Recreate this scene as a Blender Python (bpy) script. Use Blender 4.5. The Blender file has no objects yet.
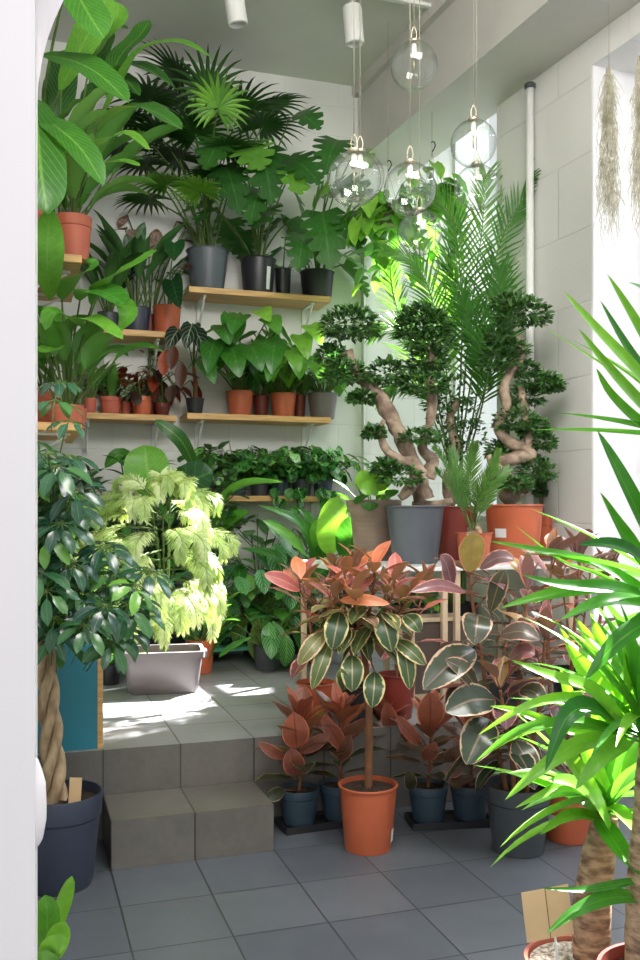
import bpy, math, random
import numpy as np
from mathutils import Vector as V, noise as mnoise
R = random.Random(7)
C = bpy.context.scene.collection
PI = math.pi
H = 1.35; F = 919.0; CX = 320.0; CY = 508.0
RZ = math.atan2(302.0, 919.0)
EX = V((math.cos(RZ), math.sin(RZ), 0)); EY = V((-math.sin(RZ), math.cos(RZ), 0))
W = 6.6
UP_Z = 0.27 * H      # height of the raised floor

def P(px, py, d): return V(((px - CX) / F * d, d, H - (py - CY) / F * d))
def onz(px, py, z):
    d = F * (H - z) / (py - CY); return P(px, py, d)
def onv(px, v, z):
    d = v / (EY.y + EY.x * (px - CX) / F); return V(((px - CX) / F * d, d, z))
def RV(u, v, z): return EX * u + EY * v + V((0, 0, z))

PLANTS = ('potted plant', 'bonsai tree', 'potted palm', 'potted tree', 'hanging plant')
CR = V((.719, 7.184, 0)); R2 = math.atan2(.3735, .9276); NX = V((.9276, .3735, 0))
def clampv(vs, loc):
    '''Leaves that reach a wall or the ceiling lie against it.'''
    for p in vs:
        w = p + loc; v = w.dot(EY); u = w.dot(EX); d = V((0, 0, 0)); k = R.random() * .012
        if v > W - .014: d += EY * (W - .014 - k - v)
        if u < -.116: d += EX * (-.116 + k - u)
        if w.z > 4.56: d.z += 4.56 - w.z
        x = (w - CR).dot(NX)
        if x > -.014: d += NX * (-.014 - k - x)
        if d.length: p += d
# ------------------------------------------------------------------ mesh builder
class MB:
    def __init__(s): s.v = []; s.f = []; s.m = []; s.a = []
    def add(s, vs, fs, mat=0, at=None):
        b = len(s.v); s.v.extend(vs); s.f.extend([tuple(b + i for i in f) for f in fs]); s.m.extend([mat] * len(fs))
        s.a.extend(at if at else [(0, 0, 0)] * len(vs))
    def box(s, x0, x1, y0, y1, z0, z1, mat=0):
        s.add([V((x, y, z)) for z in (z0, z1) for x, y in ((x0, y0), (x1, y0), (x1, y1), (x0, y1))],
              [(3, 2, 1, 0), (4, 5, 6, 7), (0, 1, 5, 4), (1, 2, 6, 5), (2, 3, 7, 6), (3, 0, 4, 7)], mat)
    def lathe(s, prof, n=40, c=(0, 0, 0), mat=0, rib=0, nrib=0):
        c = V(c); vs = []; fs = []
        for r, z in prof:
            for i in range(n):
                a = 2 * PI * i / n; q = r * (1 + rib * math.cos(nrib * a)) if rib else r
                vs.append(c + V((q * math.cos(a), q * math.sin(a), z)))
        k = len(prof)
        for j in range(k - 1):
            for i in range(n):
                i2 = (i + 1) % n; fs.append((j * n + i, j * n + i2, (j + 1) * n + i2, (j + 1) * n + i))
        s.add(vs, fs, mat)
    def disc(s, r, z, n=24, bump=0.0, rings=4, mat=0):
        vs = [V((0, 0, z + bump))]; fs = []
        for k in range(1, rings + 1):
            for i in range(n):
                a = 2 * PI * i / n; q = r * k / rings
                vs.append(V((q * math.cos(a), q * math.sin(a), z + (R.uniform(-.6, 1) * bump if k < rings else 0))))
        for i in range(n): fs.append((0, 1 + i, 1 + (i + 1) % n))
        for k in range(rings - 1):
            for i in range(n):
                a = 1 + k * n + i; b = 1 + k * n + (i + 1) % n; fs.append((a, a + n, b + n, b))
        s.add(vs, fs, mat)
    def tube(s, pts, rad, n=7, mat=0, sub=0, knob=0.0, caps=True, at=(0, 0, 0)):
        pts = [V(p) for p in pts]
        if not isinstance(rad, (list, tuple)): rad = [rad] * len(pts)
        if sub:
            pts, rad = smooth(pts, rad, sub)
        k = len(pts); vs = []; fs = []
        t = (pts[1] - pts[0]).normalized()
        n0 = t.cross(V((0, 0, 1)));
        if n0.length < .1: n0 = t.cross(V((0, 1, 0)))
        n0.normalize()
        for j in range(k):
            t = (pts[min(j + 1, k - 1)] - pts[max(j - 1, 0)]).normalized()
            n0 = (n0 - t * n0.dot(t)).normalized(); b = t.cross(n0)
            for i in range(n):
                a = 2 * PI * i / n; q = rad[j]
                if knob: q *= 1 + knob * mnoise.noise(pts[j] * 22 + V((math.cos(a), math.sin(a), 0)) * .9)
                vs.append(pts[j] + (n0 * math.cos(a) + b * math.sin(a)) * q)
        for j in range(k - 1):
            for i in range(n):
                i2 = (i + 1) % n; fs.append((j * n + i, j * n + i2, (j + 1) * n + i2, (j + 1) * n + i))
        if caps: fs.append(tuple(reversed(range(n)))); fs.append(tuple(range((k - 1) * n, k * n)))
        s.add(vs, fs, mat, [at] * len(vs))
    def build(s, name, mats, parent=None, smoothf=True, off=None):
        if not isinstance(mats, (list, tuple)): mats = [mats]
        me = bpy.data.meshes.new(name)
        if parent and parent.get('category') in PLANTS: clampv(s.v, parent.location)
        vs = [tuple(x - off) for x in s.v] if off else [tuple(x) for x in s.v]
        me.from_pydata(vs, [], s.f)
        for m in mats: me.materials.append(m)
        if len(mats) > 1: me.polygons.foreach_set('material_index', s.m)
        if smoothf: me.polygons.foreach_set('use_smooth', [True] * len(s.f))
        if any(x != (0, 0, 0) for x in s.a):
            at = me.attributes.new('leaf', 'FLOAT_VECTOR', 'POINT'); at.data.foreach_set('vector', np.array(s.a, dtype=np.float32).ravel())
        me.update()
        o = bpy.data.objects.new(name, me); C.objects.link(o)
        if parent: o.parent = parent
        return o

def smooth(pts, rad, sub):
    op = []; orr = []; n = len(pts)
    for i in range(n - 1):
        p0, p1, p2, p3 = pts[max(i - 1, 0)], pts[i], pts[i + 1], pts[min(i + 2, n - 1)]
        for k in range(sub):
            t = k / sub
            op.append(.5 * ((2 * p1) + (p2 - p0) * t + (2 * p0 - 5 * p1 + 4 * p2 - p3) * t * t + (3 * p1 - p0 - 3 * p2 + p3) * t ** 3))
            orr.append(rad[i] + (rad[i + 1] - rad[i]) * t)
    op.append(pts[-1]); orr.append(rad[-1]); return op, orr

# ------------------------------------------------------------------ materials
def newmat(name):
    m = bpy.data.materials.new(name); m.use_nodes = True; nt = m.node_tree; nt.nodes.clear()
    out = nt.nodes.new('ShaderNodeOutputMaterial'); return m, nt, out
class NT:
    def __init__(s, nt): s.nt = nt
    def n(s, t, **k):
        x = s.nt.nodes.new('ShaderNode' + t)
        for a, b in k.items(): setattr(x, a, b)
        return x
    def l(s, a, b): s.nt.links.new(a, b)
    def val(s, sock, v):
        if hasattr(v, 'links') or isinstance(v, bpy.types.NodeSocket): s.l(v, sock)
        else: sock.default_value = v
    def math(s, op, a, b=None, c=None, clamp=False):
        x = s.n('Math', operation=op); x.use_clamp = clamp; s.val(x.inputs[0], a)
        if b is not None: s.val(x.inputs[1], b)
        if c is not None: s.val(x.inputs[2], c)
        return x.outputs[0]
    def mix(s, f, a, b, blend='MIX'):
        x = s.n('Mix', data_type='RGBA', blend_type=blend); s.val(x.inputs[0], f)
        s.val(x.inputs[6], a if not isinstance(a, tuple) else (*a, 1)[:4]); s.val(x.inputs[7], b if not isinstance(b, tuple) else (*b, 1)[:4]); return x.outputs[2]
    def sstep(s, x, lo, hi):
        m = s.n('MapRange', interpolation_type='SMOOTHSTEP'); s.val(m.inputs[0], x); m.inputs[1].default_value = lo; m.inputs[2].default_value = hi
        return m.outputs[0]
    def noise(s, scale, detail=3, vec=None, rough=.5):
        x = s.n('TexNoise'); x.inputs['Scale'].default_value = scale; x.inputs['Detail'].default_value = detail; x.inputs['Roughness'].default_value = rough
        if vec is not None: s.l(vec, x.inputs['Vector'])
        return x
def srgb(r, g, b):
    f = lambda c: (c / 255 / 12.92) if c / 255 <= .04045 else ((c / 255 + .055) / 1.055) ** 2.4
    return (f(r), f(g), f(b))

def pmat(name, col, rough=.5, var=.12, nscale=8, bump=0.0, bscale=60, metal=0.0, spec=.5, col2=None, stretch=None):
    m, nt, out = newmat(name); N = NT(nt); p = N.n('BsdfPrincipled'); tc = N.n('TexCoord')
    vec = tc.outputs['Object']
    if stretch:
        mp = N.n('Mapping'); N.l(vec, mp.inputs[0]); mp.inputs['Scale'].default_value = stretch; vec = mp.outputs[0]
    nz = N.noise(nscale, 4, vec)
    c2 = col2 or tuple(c * (1 - 3 * var) for c in col)
    c = N.mix(N.sstep(nz.outputs[0], .3, .7), col, c2); N.l(c, p.inputs['Base Color'])
    p.inputs['Roughness'].default_value = rough; p.inputs['Metallic'].default_value = metal; p.inputs['Specular IOR Level'].default_value = spec
    if bump:
        b = N.n('Bump'); b.inputs['Strength'].default_value = bump; b.inputs['Distance'].default_value = .01
        n2 = N.noise(bscale, 4, vec); N.l(n2.outputs[0], b.inputs['Height']); N.l(b.outputs[0], p.inputs['Normal'])
    N.l(p.outputs[0], out.inputs[0]); return m

def tilemat(name, c1, c2, grout, u0, v0, pu, pv, rough=.42, top=None):
    m, nt, out = newmat(name); N = NT(nt); p = N.n('BsdfPrincipled'); tc = N.n('TexCoord')
    sx = N.n('SeparateXYZ'); N.l(tc.outputs['Object'], sx.inputs[0])
    fu = N.math('DIVIDE', N.math('SUBTRACT', sx.outputs[0], u0), pu)
    fv = N.math('DIVIDE', N.math('SUBTRACT', sx.outputs[1], v0), pv)
    def line(f):
        g = N.math('ABSOLUTE', N.math('SUBTRACT', N.math('FRACT', f), .5))     # .5 at joint
        return N.sstep(g, .487, .494)
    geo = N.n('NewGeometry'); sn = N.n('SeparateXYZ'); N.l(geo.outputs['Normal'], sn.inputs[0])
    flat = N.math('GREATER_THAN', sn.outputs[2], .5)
    ln = N.math('MAXIMUM', line(fu), N.math('MULTIPLY', line(fv), flat))
    cid = N.math('ADD', N.math('FLOOR', fu), N.math('MULTIPLY', N.math('FLOOR', fv), 7.13))
    wn = N.n('TexWhiteNoise', noise_dimensions='1D'); N.l(cid, wn.inputs['W'])
    nz = N.noise(5, 6, tc.outputs['Object'], .6); nz2 = N.noise(35, 5, tc.outputs['Object'], .7)
    k = N.math('ADD', N.math('MULTIPLY', nz.outputs[0], .55), N.math('MULTIPLY', nz2.outputs[0], .35))
    k = N.math('ADD', k, N.math('MULTIPLY', wn.outputs[0], .2))
    col = N.mix(N.sstep(k, .3, .8), c1, c2)
    if top: col = N.mix(flat, col, N.mix(N.sstep(k, .3, .8), *top))  # upward faces get their own colours, with skylight painted in
    col = N.mix(ln, col, grout); N.l(col, p.inputs['Base Color'])
    N.l(N.math('ADD', N.math('MULTIPLY', nz2.outputs[0], .25), rough - .1), p.inputs['Roughness'])
    b = N.n('Bump'); b.inputs['Strength'].default_value = .14; b.inputs['Distance'].default_value = .004
    N.l(N.math('SUBTRACT', N.math('MULTIPLY', nz2.outputs[0], .2), ln), b.inputs['Height']); N.l(b.outputs[0], p.inputs['Normal'])
    N.l(p.outputs[0], out.inputs[0]); return m

def wallmat(name, col, bw=.42, bh=.22, axis='XZ', strength=.35, grime=.08):
    m, nt, out = newmat(name); N = NT(nt); p = N.n('BsdfPrincipled'); tc = N.n('TexCoord')
    sx = N.n('SeparateXYZ'); N.l(tc.outputs['Object'], sx.inputs[0]); cb = N.n('CombineXYZ')
    N.l(sx.outputs[0 if axis[0] == 'X' else 1], cb.inputs[0]); N.l(sx.outputs[2], cb.inputs[1])
    br = N.n('TexBrick'); N.l(cb.outputs[0], br.inputs['Vector']); br.inputs['Scale'].default_value = 1
    br.inputs['Brick Width'].default_value = bw; br.inputs['Row Height'].default_value = bh; br.inputs['Mortar Size'].default_value = .006; br.inputs['Mortar Smooth'].default_value = .6
    br.inputs['Color1'].default_value = (1, 1, 1, 1); br.inputs['Color2'].default_value = (.96, .96, .96, 1); br.inputs['Mortar'].default_value = (.8, .8, .8, 1)
    nz = N.noise(2.2, 6, tc.outputs['Object'], .6)
    c = N.mix(N.math('MULTIPLY', nz.outputs[0], grime * 2), col, tuple(x * .6 for x in col))
    c = N.mix(.35, c, br.outputs[0], 'MULTIPLY'); N.l(c, p.inputs['Base Color']); p.inputs['Roughness'].default_value = .6
    n2 = N.noise(40, 4, tc.outputs['Object'])
    b = N.n('Bump'); b.inputs['Strength'].default_value = strength; b.inputs['Distance'].default_value = .006
    N.l(N.math('ADD', N.math('MULTIPLY', br.outputs['Fac'], -1), N.math('MULTIPLY', n2.outputs[0], .4)), b.inputs['Height']); N.l(b.outputs[0], p.inputs['Normal'])
    N.l(p.outputs[0], out.inputs[0]); return m

def leafmat(name, stops, edge=None, ew=.1, vein=None, vs=.35, nv=7, vk=.6, back=None, rough=.38, tr=.25, blotch=None, stripe=None, mid=None, spec=.45, petiole=None):
    """stops: [(pos, colour)] along the per-leaf random value."""
    m, nt, out = newmat(name); N = NT(nt); at = N.n('Attribute', attribute_name='leaf'); sx = N.n('SeparateXYZ'); N.l(at.outputs['Vector'], sx.inputs[0])
    a = N.math('ABSOLUTE', sx.outputs[0]); t = sx.outputs[1]; r = sx.outputs[2]
    cr = N.n('ValToRGB'); el = cr.color_ramp.elements
    while len(el) < len(stops): el.new(.5)
    for e, (pp, c) in zip(el, stops): e.position = pp; e.color = (*c, 1)
    N.l(r, cr.inputs[0]); col = cr.outputs[0]
    tc = N.n('TexCoord'); nz = N.noise(30, 3, tc.outputs['Object'])
    col = N.mix(N.math('MULTIPLY', N.sstep(nz.outputs[0], .3, .75), .35), col, N.mix(1.0, col, (.45, .5, .45), 'MULTIPLY'))
    if blotch:
        nb = N.noise(blotch[1], 3, tc.outputs['Object']); col = N.mix(N.sstep(nb.outputs[0], .5, .6), col, blotch[0])
    if stripe or vein:
        ph = N.math('MULTIPLY', N.math('SUBTRACT', t, N.math('MULTIPLY', a, vk * .25)), nv * 2 * PI)
        sn = N.math('SINE', ph)
        if stripe: col = N.mix(N.math('MULTIPLY', N.sstep(sn, -.1, .5), N.sstep(a, .05, .2)), col, stripe)
        if vein: col = N.mix(N.math('MULTIPLY', N.sstep(sn, .8, 1.0), vs * .7), col, vein)
    if vein or mid: col = N.mix(N.math('MULTIPLY', N.math('SUBTRACT', 1.0, N.sstep(a, .02, .10)), vs if vein else .65), col, mid or vein)
    if edge:
        ne = N.noise(45, 3, tc.outputs['Object'])
        e = N.math('ADD', a, N.math('MULTIPLY', N.math('SUBTRACT', ne.outputs[0], .5), ew * 3.2))
        e = N.math('MAXIMUM', e, N.sstep(t, .93, 1.05))
        ec = edge if isinstance(edge, tuple) else None
        if ec is None:
            c2 = N.n('ValToRGB'); e2 = c2.color_ramp.elements
            while len(e2) < len(edge): e2.new(.5)
            for q, (pp, c) in zip(e2, edge): q.position = pp; q.color = (*c, 1)
            N.l(r, c2.inputs[0]); ec = c2.outputs[0]
        col = N.mix(N.sstep(e, 1 - ew * 1.4, 1 - ew * .7), col, ec)
    if back:
        g = N.n('NewGeometry'); col = N.mix(N.math('MULTIPLY', g.outputs['Backfacing'], .85), col, back)
    p = N.n('BsdfPrincipled'); N.l(col, p.inputs['Base Color']); p.inputs['Roughness'].default_value = rough; p.inputs['Specular IOR Level'].default_value = spec
    tl = N.n('BsdfTranslucent'); tcol = N.mix(1.0, col, (1.6, 1.5, .7), 'MULTIPLY'); N.l(tcol, tl.inputs[0])
    mx = N.n('MixShader'); mx.inputs[0].default_value = tr; N.l(p.outputs[0], mx.inputs[1]); N.l(tl.outputs[0], mx.inputs[2]); N.l(mx.outputs[0], out.inputs[0])
    return m

def glassmat(name, tint=(1, 1, 1), edge=.3, mn=.06):
    m, nt, out = newmat(name); N = NT(nt); tp = N.n('BsdfTransparent'); tp.inputs[0].default_value = (*tint, 1)
    gl = N.n('BsdfGlossy'); gl.inputs['Roughness'].default_value = .07; gl.inputs[0].default_value = (1, 1, 1, 1)
    fr = N.n('LayerWeight'); fr.inputs[0].default_value = .35
    nz = N.noise(3, 2); f = N.math('ADD', N.math('MULTIPLY', N.math('POWER', fr.outputs['Facing'], 1.8), .6), mn)
    N.l(N.mix(N.math('POWER', fr.outputs['Facing'], 2.5), tint, tuple(c * edge for c in tint)), tp.inputs[0])
    mx = N.n('MixShader'); N.l(f, mx.inputs[0]); N.l(tp.outputs[0], mx.inputs[1]); N.l(gl.outputs[0], mx.inputs[2]); N.l(mx.outputs[0], out.inputs[0]); return m

M = {}
M['wall'] = wallmat('painted_block_wall', (.70, .70, .675))
M['wallr'] = wallmat('painted_block_wall_right', (.72, .705, .685), .62, .42, 'YZ', .6)
M['plaster'] = pmat('white_plaster', (.84, .83, .85), .7, .03, 3, .12, 25)
M['door'] = pmat('door_paint', (.88, .82, .86), .55, .01, 2)
M['ceil'] = pmat('ceiling_paint', (.62, .63, .57), .5, .03, 1.5)
M['beam'] = pmat('beam_paint', (.58, .555, .52), .55, .03, 2)
M['floor'] = tilemat('slate_tiles', (.075, .085, .104), (.118, .13, .15), (.026, .029, .034), .329, 3.497, .316, .331, .40)
M['plat'] = tilemat('platform_tiles', (.118, .109, .097), (.18, .168, .15), (.038, .034, .03), .329, 3.497, .316, .331, .30)
M['platr'] = tilemat('raised_floor_tiles_skylit_top', (.118, .109, .097), (.18, .168, .15), (.05, .05, .05), .329, 3.497, .316, .331, .40, ((.225, .232, .242), (.252, .258, .268)))  # paler bluish top faces: skylight on the raised floor put into the colour
M['pine'] = pmat('pine_shelf', srgb(222, 176, 112), .5, .1, 6, stretch=(1, 14, 14))
M['pale'] = pmat('pale_wood', srgb(214, 190, 160), .5, .08, 6, stretch=(3, 3, 1))
M['crateb'] = pmat('brown_panel', srgb(96, 84, 76), .5, .08, 6)
M['white'] = pmat('white_enamel', (.8, .8, .78), .4, .02)
M['terra'] = pmat('terracotta_plastic', srgb(202, 104, 70), .45, .06, 5)
M['terrap'] = pmat('terracotta_pink', srgb(196, 106, 84), .6, .06, 6)
M['orange'] = pmat('orange_plastic', srgb(192, 98, 64), .38, .05, 4)
M['maroon'] = pmat('maroon_plastic', srgb(128, 52, 42), .45, .06, 4)
M['black'] = pmat('black_plastic', srgb(46, 46, 52), .4, .06, 4)
M['navy'] = pmat('navy_plastic', srgb(58, 64, 82), .42, .05, 4)
M['greyp'] = pmat('grey_plastic', srgb(92, 98, 106), .42, .05, 4)
M['dgrey'] = pmat('dark_grey_plastic', srgb(70, 76, 82), .45, .05, 4)
M['bluep'] = pmat('blue_black_plastic', srgb(58, 76, 92), .42, .06, 4)
M['taupe'] = pmat('taupe_plastic', srgb(142, 122, 108), .5, .05, 4)
M['crate'] = pmat('grey_crate_plastic', srgb(118, 108, 110), .4, .06, 4)
M['teal'] = pmat('teal_paint', srgb(48, 132, 152), .4, .03, 3)
M['greent'] = pmat('green_tray', srgb(84, 168, 130), .4, .04, 4)
M['soil'] = pmat('potting_soil', srgb(72, 54, 40), .9, .2, 90, .8, 140, col2=srgb(38, 28, 22))
M['gravel'] = pmat('pale_soil', srgb(222, 208, 196), .9, .2, 90, .8, 120, col2=srgb(120, 96, 80))
M['bark'] = pmat('bonsai_bark', srgb(180, 158, 136), .75, .12, 14, .6, 40, col2=srgb(112, 92, 78))
M['barky'] = pmat('yucca_bark', srgb(190, 160, 130), .85, .2, 22, 1.0, 26, col2=srgb(112, 84, 64), stretch=(1, 1, 2.6))
M['bark2'] = pmat('braided_bark', srgb(206, 180, 146), .75, .14, 26, .5, 50, col2=srgb(150, 122, 92), stretch=(1, 1, .4))
M['stem'] = pmat('brown_stem', srgb(140, 92, 62), .7, .12, 20, .3, 80)
M['gstem'] = pmat('green_stem', srgb(92, 120, 52), .5, .12, 14)
M['card'] = pmat('kraft_card', srgb(232, 196, 150), .7, .05, 6)
M['tagw'] = pmat('white_tag', (.8, .8, .8), .5, .02)
M['ink'] = pmat('dark_ink', (.05, .05, .05), .6, .02)
M['brass'] = pmat('brass', srgb(196, 182, 156), .3, .04, metal=.9)
M['cord'] = pmat('grey_cord', srgb(150, 145, 130), .5, .02)
M['socket'] = pmat('frosted_socket', (.72, .7, .66), .3, .02)
M['moss'] = pmat('spanish_moss', srgb(214, 210, 190), .8, .2, 30, col2=srgb(160, 154, 128))
M['blackm'] = pmat('black_metal', srgb(30, 30, 30), .4, .02)
M['glass'] = glassmat('clear_glass', (.95, .97, .95))
M['pane'] = glassmat('window_glass', (.97, .98, 1), 1, .02)
g = srgb
M['lush'] = leafmat('lush_leaf', [(0, g(38, 86, 38)), (.5, g(66, 132, 46)), (1, g(120, 182, 64))], vein=g(120, 180, 80), vs=.4, back=g(96, 150, 70))
M['ban'] = leafmat('banana_leaf', [(0, g(36, 88, 36)), (.6, g(74, 140, 48)), (1, g(122, 184, 66))], vein=g(150, 200, 96), vs=.4, nv=13, vk=1.2, back=g(120, 170, 84), tr=.32)
M['dark'] = leafmat('dark_leaf', [(0, g(24, 62, 36)), (.6, g(42, 94, 46)), (1, g(76, 140, 60))], vein=g(100, 160, 84), vs=.25, back=g(70, 116, 60), tr=.2)
M['fan'] = leafmat('fan_palm_leaf', [(0, g(34, 66, 28)), (.5, g(52, 100, 36)), (.85, g(76, 132, 42)), (1, g(118, 178, 54))], mid=g(76, 130, 56), tr=.22, rough=.4)
M['mon'] = leafmat('monstera_leaf', [(0, g(36, 78, 34)), (.6, g(58, 114, 42)), (1, g(112, 170, 58))], vein=g(92, 150, 80), vs=.3, nv=7, vk=1.6, back=g(70, 120, 60), tr=.22, rough=.3)
M['heart'] = leafmat('heart_leaf', [(0, g(34, 86, 36)), (.5, g(70, 138, 46)), (1, g(144, 200, 72))], vein=g(120, 180, 90), vs=.3, nv=6, vk=1.6, back=g(90, 150, 70), tr=.28, rough=.3)
M['adan'] = leafmat('window_leaf', [(0, g(46, 104, 44)), (.6, g(84, 158, 66)), (1, g(146, 206, 108))], blotch=(g(24, 62, 30), 34), mid=g(90, 150, 80), tr=.22)
M['aloc'] = leafmat('black_velvet_leaf', [(0, g(12, 32, 22)), (1, g(26, 56, 36))], vein=g(170, 190, 160), vs=.7, nv=5, vk=1.6, back=g(60, 60, 44), tr=.05, rough=.5)
M['beg'] = leafmat('begonia_leaf', [(0, g(48, 34, 28)), (.5, g(92, 42, 36)), (1, g(164, 70, 46))], vein=g(60, 90, 50), vs=.4, back=g(140, 40, 40), tr=.2)
M['spot'] = leafmat('spotted_leaf', [(0, g(56, 96, 60)), (1, g(110, 140, 96))], blotch=(g(200, 214, 190), 70), mid=g(150, 170, 120), back=g(120, 60, 50))
M['cal'] = leafmat('calathea_leaf', [(0, g(64, 130, 60)), (1, g(110, 172, 80))], stripe=g(32, 84, 46), nv=8, vk=1.6, back=g(120, 150, 70), tr=.22)
M['agla'] = leafmat('aglaonema_leaf', [(0, g(40, 96, 48)), (.6, g(72, 136, 68)), (1, g(150, 200, 136))], stripe=g(110, 166, 116), nv=6, vk=1.8, back=g(90, 140, 80), tr=.2)
M['scheff'] = leafmat('umbrella_leaf', [(0, g(34, 72, 62)), (.5, g(52, 102, 72)), (.85, g(84, 136, 70)), (1, g(120, 180, 70))], mid=g(100, 150, 100), back=g(110, 150, 90), tr=.2, rough=.22, spec=.8)
M['fern'] = leafmat('bright_fern', [(0, g(128, 166, 84)), (.5, g(190, 212, 146)), (1, g(230, 238, 208))], back=g(210, 224, 170), tr=.3, rough=.6)
M['bons'] = leafmat('bonsai_leaf', [(0, g(36, 68, 40)), (.6, g(60, 104, 52)), (1, g(108, 152, 72))], mid=g(80, 124, 70), back=g(80, 124, 64), tr=.2, rough=.3, spec=.6)
M['palm'] = leafmat('palm_leaflet', [(0, g(40, 92, 34)), (.5, g(66, 126, 44)), (1, g(116, 172, 66))], mid=g(110, 160, 74), back=g(90, 140, 60), tr=.25)
M['cyc'] = leafmat('cycad_leaflet', [(0, g(66, 112, 52)), (1, g(112, 156, 76))], mid=g(120, 170, 100), tr=.2, rough=.35)
M['yuc'] = leafmat('yucca_leaf', [(0, g(40, 104, 46)), (.5, g(78, 152, 50)), (1, g(146, 204, 68))], mid=g(100, 170, 70), back=g(80, 150, 56), tr=.42, rough=.35)
M['rub'] = leafmat('rubber_leaf', [(0, g(52, 82, 54)), (.3, g(96, 116, 66)), (.42, g(136, 132, 84)), (.52, g(124, 76, 84)), (.75, g(188, 98, 98)), (1, g(224, 132, 92))],
                   edge=[(0, g(216, 204, 140)), (.5, g(214, 176, 150)), (.8, g(226, 128, 124)), (1, g(240, 150, 96))], ew=.16, mid=g(196, 176, 128), back=g(150, 118, 92), tr=.2, rough=.42, spec=.6)
M['rubd'] = leafmat('rubber_leaf_dark', [(0, g(58, 76, 60)), (.4, g(92, 92, 74)), (.6, g(124, 88, 102)), (.85, g(164, 104, 102)), (1, g(192, 166, 96))],
                    edge=[(0, g(220, 196, 160)), (.5, g(222, 160, 150)), (1, g(236, 150, 120))], ew=.11, mid=g(170, 140, 120), back=g(140, 104, 104), tr=.15, rough=.25, spec=.7)
M['rubs'] = leafmat('rubber_leaf_red', [(0, g(54, 66, 46)), (.35, g(92, 76, 56)), (.65, g(134, 80, 68)), (1, g(196, 112, 86))],
                    edge=[(0, g(190, 170, 110)), (.4, g(190, 110, 96)), (1, g(236, 140, 104))], ew=.08, mid=g(110, 40, 36), back=g(150, 90, 74), tr=.2, rough=.32, spec=.6)

# ------------------------------------------------------------------ objects
def tag(o, label, cat, group=None, kind=None):
    o['label'] = label; o['category'] = cat
    if group: o['group'] = group
    if kind: o['kind'] = kind
    return o
def root(name, label, cat, loc, group=None):
    o = bpy.data.objects.new(name, None); C.objects.link(o); o.location = loc; o.empty_display_size = .05
    return tag(o, label, cat, group)
def struct(name, mb, mat, room=True, smoothf=False):
    o = mb.build(name, mat, None, smoothf); o['kind'] = 'structure'
    if room: o.rotation_euler = (0, 0, RZ)
    return o

# ------------------------------------------------------------------ leaf shapes
PROF = {
    'oval': [.04, .5, .82, .97, 1, .93, .76, .5, .0], 'lance': [.12, .5, .8, .97, 1, .9, .7, .4, .0],
    'strap': [.75, .85, .95, 1, .98, .9, .74, .45, .0], 'heart': [.62, .95, 1, .95, .84, .68, .48, .25, .0],
    'paddle': [.1, .62, .88, .98, 1, .98, .88, .62, .0], 'ellip': [.05, .6, .85, .97, 1, .97, .85, .6, .05],
    'thin': [.5, .9, 1, .95, .85, .7, .5, .28, .0], 'rub': [.06, .52, .82, .97, 1, .93, .74, .42, .0],
}
def prof(name, t):
    p = PROF[name]; x = t * (len(p) - 1); i = min(int(x), len(p) - 2); return p[i] + (p[i + 1] - p[i]) * (x - i)

def blade(mb, pts, wid, pr='oval', nh=(0, -.5, .85), fold=.15, r=.5, mat=0, seg=8, lobes=None, wave=0.0, cross=2, back=0.0, tipc=0.0):
    """A leaf blade laid along the polyline PTS, wid = full width, nh = the side the upper face looks to."""
    pts = [V(p) for p in pts]
    if len(pts) < seg:
        rs = [0] * len(pts); q, _ = smooth(pts, rs, max(2, math.ceil(seg / (len(pts) - 1)))) if len(pts) > 2 else ([pts[0].lerp(pts[1], i / seg) for i in range(seg + 1)], 0)
        pts = q
    k = len(pts); nh = V(nh); vs = []; at = []; fs = []; nc = 2 * cross + 1; tot = sum((pts[i + 1] - pts[i]).length for i in range(k - 1))
    ph = R.uniform(0, 6)
    for j in range(k):
        t = j / (k - 1); tan = (pts[min(j + 1, k - 1)] - pts[max(j - 1, 0)]).normalized()
        sd = tan.cross(nh)
        if sd.length < .05: sd = tan.cross(V((.3, .8, .5)))
        sd.normalize(); n = sd.cross(tan); w = prof(pr, t) * wid * .5
        wl = wr = w
        if lobes:
            x = t * lobes[0]; fr = x - int(x)
            if .08 < t < .93 and fr < lobes[1]: wl = wr = w * lobes[2]
        for c in range(-cross, cross + 1):
            o = c / cross; ww = wl if o < 0 else wr
            q = pts[j] + sd * (o * ww) + n * (abs(o) * ww * fold * 2 - tipc * t * t * tot)
            if wave: q += n * (wave * wid * abs(o) * math.sin(ph + t * 16 + (1.5 if o < 0 else 0)))
            if lobes: q += tan * (abs(o) * ww * .55)
            if back: q -= tan * (abs(o) * back * wid * (1 - t) ** 3)
            vs.append(q); at.append((o, t, r))
    for j in range(k - 1):
        for c in range(nc - 1):
            a = j * nc + c; fs.append((a, a + 1, a + 1 + nc, a + nc))
    mb.add(vs, fs, mat, at)

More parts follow.
